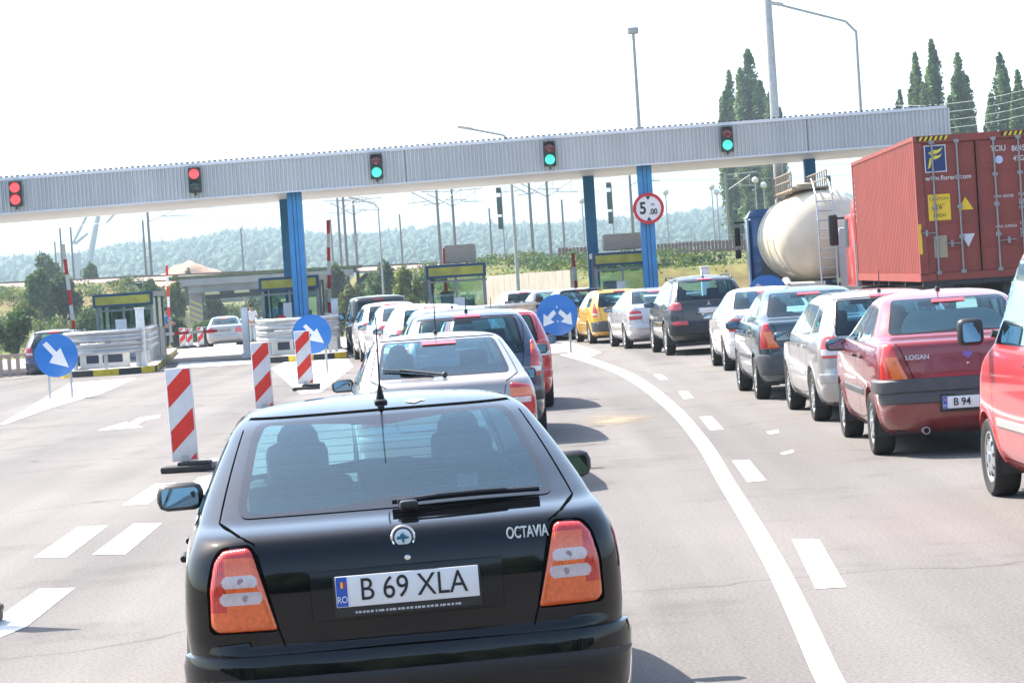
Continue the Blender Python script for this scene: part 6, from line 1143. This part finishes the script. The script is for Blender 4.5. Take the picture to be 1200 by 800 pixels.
    m = MB(); ax = 1.62; zt = float(np.interp(ax, c.tab[1][330:], c.tab[0][330:])); q = Matrix.Rotation(R(15), 3, 'X')
    m.box((.01, ax - L / 2, zt + .0), (.055, .11, .02), bev=.009); m.tube((.01, ax - L / 2 + .01, zt + .005), (.01, ax - L / 2 - .02, zt + .07), .02, .007); m.tube((.01, ax - L / 2 - .02, zt + .06), (.01, ax - L / 2 - .19, zt + .36), .004, .0025, n=6); m.build('antenna', BLACK, root)
    m = MB(); sp = [(.15 + (.034 + .010 * math.sin(4 * a + .7) + .007 * math.sin(7 * a)) * math.cos(a), (.028 + .012 * math.sin(3 * a + 1)) * math.sin(a)) for a in np.linspace(0, 2 * math.pi, 24, endpoint=False)]
    xr0 = 1.56; zt0 = [float(np.interp(xr0 + q[1] * 1.6, c.tab[1][330:], c.tab[0][330:])) for q in sp]; m.add([(q[0], xr0 + q[1] * 1.6 - L / 2, zz + .003) for q, zz in zip(sp, zt0)], [tuple(range(24))]); m.build('bird_dropping', WHITE, root, 0)
    lines = MB()
    for z in np.linspace(1.12, 1.33, 9):
        wdt = .6 - (z - 1.06) * .38; ss = np.linspace(-wdt, wdt, 30); A = c.off('rear', ss, np.full(30, z), np.full(30, .001)); B = c.off('rear', ss, np.full(30, z + .0022), np.full(30, .001)); lines.add(np.concatenate([A, B]), [(i, i + 1, 31 + i, 30 + i) for i in range(29)])
    lines.build('heater_lines', pmat('heater_brown', (.08, .05, .035), .6), root)
    m = MB(); m.box((.30, rx(1.2, .3) + .06, 1.115), (.08, .004, .05)); m.build('window_sticker', pmat('sticker_white', (.6, .65, .65), .6), root)
    for sg in (1, -1):
        m = MB(); m.box(c.off('rear', [.60], [.665], [.004])[0] * np.array([sg, 1, 1]), (.10, .012, .03), bev=.004); m.build('bumper_reflector', LRED, root) if False else None
pm_hero = MATS['paint_00_00_00']; _b = pm_hero.node_tree.nodes['Principled BSDF']; _b.inputs['Coat Weight'].default_value = .25; _b.inputs['Specular IOR Level'].default_value = .28; _b.inputs['Roughness'].default_value = .06
hero_details(hero, ho)

# middle queue, further cars
qm = 'cars in the middle queue'
make_car('car', 'liftback', (-.60, 22.6), H_(4), 'silver-beige liftback with wraparound red and amber lamps, directly ahead of the black liftback', 'car', (.36, .33, .31), .5, (4.3, 1.71, 1.43), 'astra', fine=.85, wiper=True, antenna=(1.75, .32), group=qm, ro=.85, wb=2.6, wheel=.3)
make_car('car', 'wagon', (-.48, 29.2), H_(2.5), 'dark blue estate car between the silver-beige liftback and the bright red hatchback', 'car', (.03, .045, .085), .35, (4.4, 1.74, 1.57), 'tall', fine=.7, antenna=(.85, .2), group=qm, dark_low=BLACK)
make_car('car', 'hatch', (-.24, 36.4), H_(2.5), 'bright red hatchback half hidden behind the dark blue estate car', 'car', (.55, .015, .02), 0, (3.95, 1.68, 1.46), 'pink', fine=.6, group=qm, bumper=None, antenna=(.8, .2))
make_car('car', 'wagon', (-.95, 45.0), H_(6), 'pale silver-blue estate car with a dark rear window, behind the row of white cars', 'car', (.42, .50, .58), .5, (4.4, 1.72, 1.47), 'tall', fine=.55, group=qm, glassm=GLASSD, antenna=(.8, .2))
make_car('car', 'hatch', (-1.55, 52.0), H_(8), 'white hatchback, nearest of the three white cars turning into the toll lane', 'car', (.72, .71, .70), 0, (4.0, 1.68, 1.48), 'pink', fine=.5, group=qm, lensmats=[LPINK, LAMB, LPINK])
make_car('car', 'sedan', (-2.25, 58.6), H_(8), 'white saloon between two other white cars turning into the toll lane', 'car', (.72, .71, .70), 0, (4.3, 1.70, 1.46), 'pink', fine=.5, group=qm, lensmats=[LPINK, LAMB, LPINK])
make_car('car', 'wagon', (-3.0, 65.3), H_(7), 'white estate car, farthest of the three white cars, behind the black people carrier', 'car', (.72, .71, .70), 0, (4.3, 1.70, 1.50), 'pink', fine=.5, group=qm, lensmats=[LPINK, LAMB, LPINK])
make_car('people_carrier', 'van', (-3.78, 74.5), H_(6), 'black people carrier with a pale roof rim and red lamps stopped at the toll booth', 'people carrier', (.015, .015, .017), 0, (4.3, 1.78, 1.66), 'pink', fine=.5, group=qm, glassm=GLASSD)
# right-hand queue
qr = 'cars in the queue beside the trucks'
c, o = make_car('car', 'sedan', (4.19, 23.6), H_(-1.5), 'wine red saloon with amber lamps, black bumper band and plate starting B 94', 'car', (.20, .006, .010), 0, (4.25, 1.72, 1.525), 'logan', plate='', fine=.8, bumper=None, dark_low=GREYPL, antenna=(1.75, .3), group=qr, ro=.78, wb=2.63, plate_z=.50, exhaust=True, lensmats=[pmat('logan_red', (.6, .03, .02), .12, coat=1, noise=.1), LAMB, LCLR])
def logan(c, root):
    L = c.L; kz = c.kz
    c.sweep('rear', -1.2, 1.2, [(.0, .595), (.035, .61), (.04, .66), (.036, .715), (.012, .735), (-.004, .737)], 'bumper_band', root, GREYPL, n=70)
    z = .50; y = float(c.ev('rear', [0], [z])[0, 0]) - L / 2
    text('B 94', .098, INK, root, 'plate_lettering', (-.165, y - .0285, z), (R(90), 0, 0), .0012, .9, align='LEFT', bold=.0012)
    z = .93; text('LOGAN', .06, pmat('badge_silver', (.55, .6, .63), .35, metal=.2), root, 'boot_lettering', (-.46, float(c.ev('rear', [-.45], [z])[0, 0]) - L / 2 - .004, z), (R(90), 0, -R(4)), .002, 1.05, bold=.001)
    m = MB(); m.prism([(-.045, .03), (.045, .03), (.045, 0), (0, -.035), (-.045, 0)], 0, .01, 0, xf=lambda v: Vector((v.x, float(c.ev('rear', [0], [.93])[0, 0]) - L / 2 - v.z, .93 + v.y))); m.build('emblem', pmat('emblem_shield', (.05, .12, .4), .3, coat=1), root)
    m = MB(); m.lathe([(.014, 0), (.014, -.008), (.001, -.009)], axis='Y', c=(0.0, float(c.ev('rear', [0], [.84])[0, 0]) - L / 2, .85), n=14); m.build('boot_lock', CHROME, root)
    # sunshade laid inside the rear window
    S = [(-.50, 1.13), (.50, 1.13), (.52, 1.22), (.40, 1.37), (-.40, 1.37), (-.52, 1.22)]
    c.patch('rear', dense([(a, b) for a, b in S], .1), 'window_shade', root, [pmat('shade_fabric', (.42, .40, .36), .9)], o=-.04, depth=.004)
logan(c, o)
make_car('car', 'wagon', (4.32, 29.2), H_(0), 'silver estate car with pink-red lamps directly in front of the wine red saloon', 'car', (.40, .40, .39), .5, (4.3, 1.72, 1.50), 'pink', fine=.75, antenna=(.75, .25), group=qr, lensmats=[LPINK, LAMB, LCLR], ro=.85, wb=2.6)
make_car('car', 'sedan', (4.20, 34.9), H_(0), 'dark steel blue saloon with tall red and amber lamps and a black lower bumper', 'car', (.03, .06, .075), .4, (4.25, 1.74, 1.525), 'logan', fine=.7, bumper='dark', dark_low=GREYPL, group=qr, ro=.78, wb=2.63, lensmats=[LRED, LAMB, LCLR])
make_car('car', 'sedan', (4.62, 45.0), H_(0), 'white saloon ahead of the steel blue saloon', 'car', (.74, .73, .72), 0, (4.4, 1.74, 1.46), 'sedan', fine=.6, group=qr, ro=.9)
c, o = make_car('suv', 'suv', (4.28, 55.0), H_(3), 'black sport utility car with pale lamps and red reflectors low on its bumper', 'suv', (.012, .014, .018), .1, (4.6, 1.82, 1.70), 'suv', plate='', fine=.65, wheel=.36, ro=.95, wb=2.67, bumper='black', group=qr, rails=True, antenna=(.8, .12), lensmats=[LPINK, LAMB, LPINK])
for sg in (1, -1): c.patch('rear', dense([(.50 * sg, .66), (.82 * sg, .66), (.82 * sg, .74), (.50 * sg, .74)], .02), 'bumper_reflector', o, [LRED], o=.045)
m = MB(); yy = float(c.ev('rear', [0], [1.08])[0, 0]) - c.L / 2
for k in range(3):
    a = k * 2 * math.pi / 3 + math.pi / 2; d = Vector((math.cos(a), 0, math.sin(a))); e = Vector((-d.z, 0, d.x)); ctr = Vector((.0, yy - .004, 1.08)) + d * .035
    m.add([ctr + d * .035, ctr + e * .02, ctr - d * .035, ctr - e * .02], [(0, 1, 2, 3)])
m.build('emblem', CHROME, o)
make_car('car', 'sedan', (3.66, 61.8), H_(5), 'silver saloon with red lamps between the yellow hatchback and the black sport utility car', 'car', (.55, .55, .56), .5, (4.4, 1.73, 1.45), 'sedan', fine=.55, group=qr)
c, o = make_car('taxi', 'hatch', (2.98, 68.3), H_(6), 'yellow hatchback with a grey bumper, the only yellow car', 'taxi', (.72, .40, .03), 0, (3.95, 1.66, 1.44), 'tall', fine=.55, group=qr, bumper='dark', lensmats=[LRED, LRED, LCLR])
make_car('car', 'wagon', (2.2, 74.8), H_(7), 'dark navy estate car behind the blue sign with two arrows', 'car', (.02, .04, .08), .3, (4.3, 1.72, 1.50), 'tall', fine=.45, group=qr)
make_car('car', 'sedan', (1.55, 81.2), H_(7), 'dark maroon saloon entering the toll lane', 'car', (.10, .02, .03), .2, (4.3, 1.72, 1.45), 'sedan', fine=.4, group=qr)
make_car('car', 'wagon', (.55, 87.5), H_(6), 'pale silver car with a dark rear window leading the queue behind the guard rail', 'car', (.6, .6, .6), .4, (4.3, 1.72, 1.46), 'tall', fine=.4, group=qr, glassm=GLASSD)
# beyond the booths and far left
make_car('car', 'sedan', (-13.3, 119, -.46), H_(5), 'silver saloon driving away beyond the toll booths', 'car', (.38, .38, .38), .5, (4.4, 1.74, 1.45), 'sedan', fine=.5, lensmats=[LPINK, LAMB, LPINK])
make_car('car', 'hatch', (-13.6, 134, -.75), H_(5), 'teal hatchback farther away than the silver saloon beyond the booths', 'car', (.12, .30, .34), .3, fine=.4)
make_car('car', 'wagon', (-13.25, 74, -.18), H_(6), 'navy estate car with roof rails behind the leftmost blue arrow sign', 'car', (.02, .04, .10), .2, (4.5, 1.76, 1.44), 'pink', fine=.45, rails=True)
# the red van at the frame's edge
c, o = make_car('van', 'van', (4.46, 16.15), H_(.5), 'bright red delivery van with a black door mirror beside the wine red saloon', 'van', (.52, .025, .035), 0, (4.2, 1.72, 2.0), 'tall', plate='', fine=.9, wheel=.3, ro=.75, wb=2.7, bumper='dark', dark_low=pmat('moulding_grey', (.32, .31, .30), .5), glassm=glass('van_glass', (.16, .20, .20), 1.22))
# ------------------------------------------------------------------ people sitting in the nearest cars
def seated(car, root, sx, lab, shirt):
    """A person on a front seat, hips on the cushion, hands forward."""
    kx, ky, kz = car.kx, car.ky, car.kz; kind = car.kind; zb = {'suv': 1.15}.get(kind, 1.0) * kz; zt = {'suv': 1.55, 'liftback': 1.325, 'sedan': 1.325}.get(kind, 1.355) * kz
    base = zb - .56; yb = float(car.cols(zb)[1]) - car.L / 2 - 1.25 * kx; mtx = Matrix.Translation(root.location) @ root.rotation_euler.to_matrix().to_4x4()
    o = empty('person', mtx @ Vector((sx * .36 * ky, yb + .22, base + .09)), root.rotation_euler[2], lab, 'person')
    def skin(name, chains, mat_):
        bm = bmesh.new(); sl = bm.verts.layers.skin.verify(); cache = {}; first = True
        for ch in chains:
            prev = None
            for (p, r) in ch:
                key = tuple(round(c, 3) for c in p)
                if key not in cache: v = bm.verts.new(p); v[sl].radius = (r, r * .9); v[sl].use_root = first; first = False; cache[key] = v
                v = cache[key]
                if prev is not None and prev is not v and not bm.edges.get((prev, v)): bm.edges.new((prev, v))
                prev = v
        me = bpy.data.meshes.new(name); bm.to_mesh(me); bm.free(); ob = bpy.data.objects.new(name, me); COL.objects.link(ob); ob.modifiers.new('s', 'SKIN'); su = ob.modifiers.new('u', 'SUBSURF'); su.levels = 2; su.render_levels = 2
        m2 = bpy.data.meshes.new_from_object(ob.evaluated_get(bpy.context.evaluated_depsgraph_get())); bpy.data.objects.remove(ob); m2.materials.clear(); m2.materials.append(mat_); m2.shade_smooth(); r_ = bpy.data.objects.new(name, m2); COL.objects.link(r_); r_.parent = o
    hip, ch, nk, hd = (0, -.06, .08), (0, -.12, .40), (0, -.10, .55), (0, -.05, .68)
    body = [[(hip, .12), (ch, .14), (nk, .055), (hd, .085), ((0, -.05, .755), .075)]]; sh = [[(hip, .13), ((0, -.10, .26), .14), (ch, .155), ((0, -.11, .50), .085)]]; tr = []
    for s in (-1, 1):
        ar = [((s * .19, -.12, .43), .06), ((s * .24, .06, .22), .045), ((s * .17, .30, .30), .035), ((s * .15, .38, .31), .032)]
        body.append([(ch, .14)] + ar); sh.append([(ch, .155), (ar[0][0], .07), (ar[1][0], .055)])
        lg = [((s * .09, .0, .07), .085), ((s * .12, .36, .12), .062), ((s * .12, .52, -.22), .045), ((s * .12, .62, -.24), .035)]
        body.append([(hip, .12)] + lg); tr.append([(hip, .13), ((s * .09, .0, .07), .10), ((s * .12, .36, .12), .078), ((s * .12, .50, -.18), .06)])
    skin('body', body, pmat('skin', (.36, .20, .13), .6)); skin('shirt', sh, shirt); skin('trousers', tr, pmat('dark_trousers', (.03, .035, .05), .85))
    m = MB(); m.ball((0, -.065, .70), .105, sc=(.92, 1.02, 1.0)); m.build('hair', pmat('dark_hair', (.02, .015, .012), .8), o)
byl = {ob['label']: ob for ob in bpy.data.objects if 'label' in ob.keys()}
def find(txt): return next(ob for k, ob in byl.items() if k.startswith(txt))
DKS = pmat('dark_shirt', (.03, .032, .04), .85); WHS = pmat('pale_shirt', (.42, .42, .43), .85); RDS = pmat('red_shirt', (.30, .05, .05), .85)
seated(hero, find('black liftback'), -1, 'driver in a dark shirt at the wheel of the black liftback', DKS); seated(hero, find('black liftback'), 1, 'passenger in a dark shirt on the front right seat of the black liftback', DKS)
seated(Car('liftback', 4.3, 1.71, 1.43), find('silver-beige liftback'), -1, 'driver in a pale shirt inside the silver-beige liftback', WHS)
seated(Car('suv', 4.6, 1.82, 1.70), find('black sport utility'), -1, 'driver in a pale shirt inside the black sport utility car', WHS); seated(Car('sedan', 4.25, 1.74, 1.525), find('dark steel blue saloon'), -1, 'driver in a red shirt inside the dark steel blue saloon', RDS)
seated(Car('sedan', 4.25, 1.72, 1.525), find('wine red saloon'), -1, 'driver in a dark shirt inside the wine red saloon', DKS)
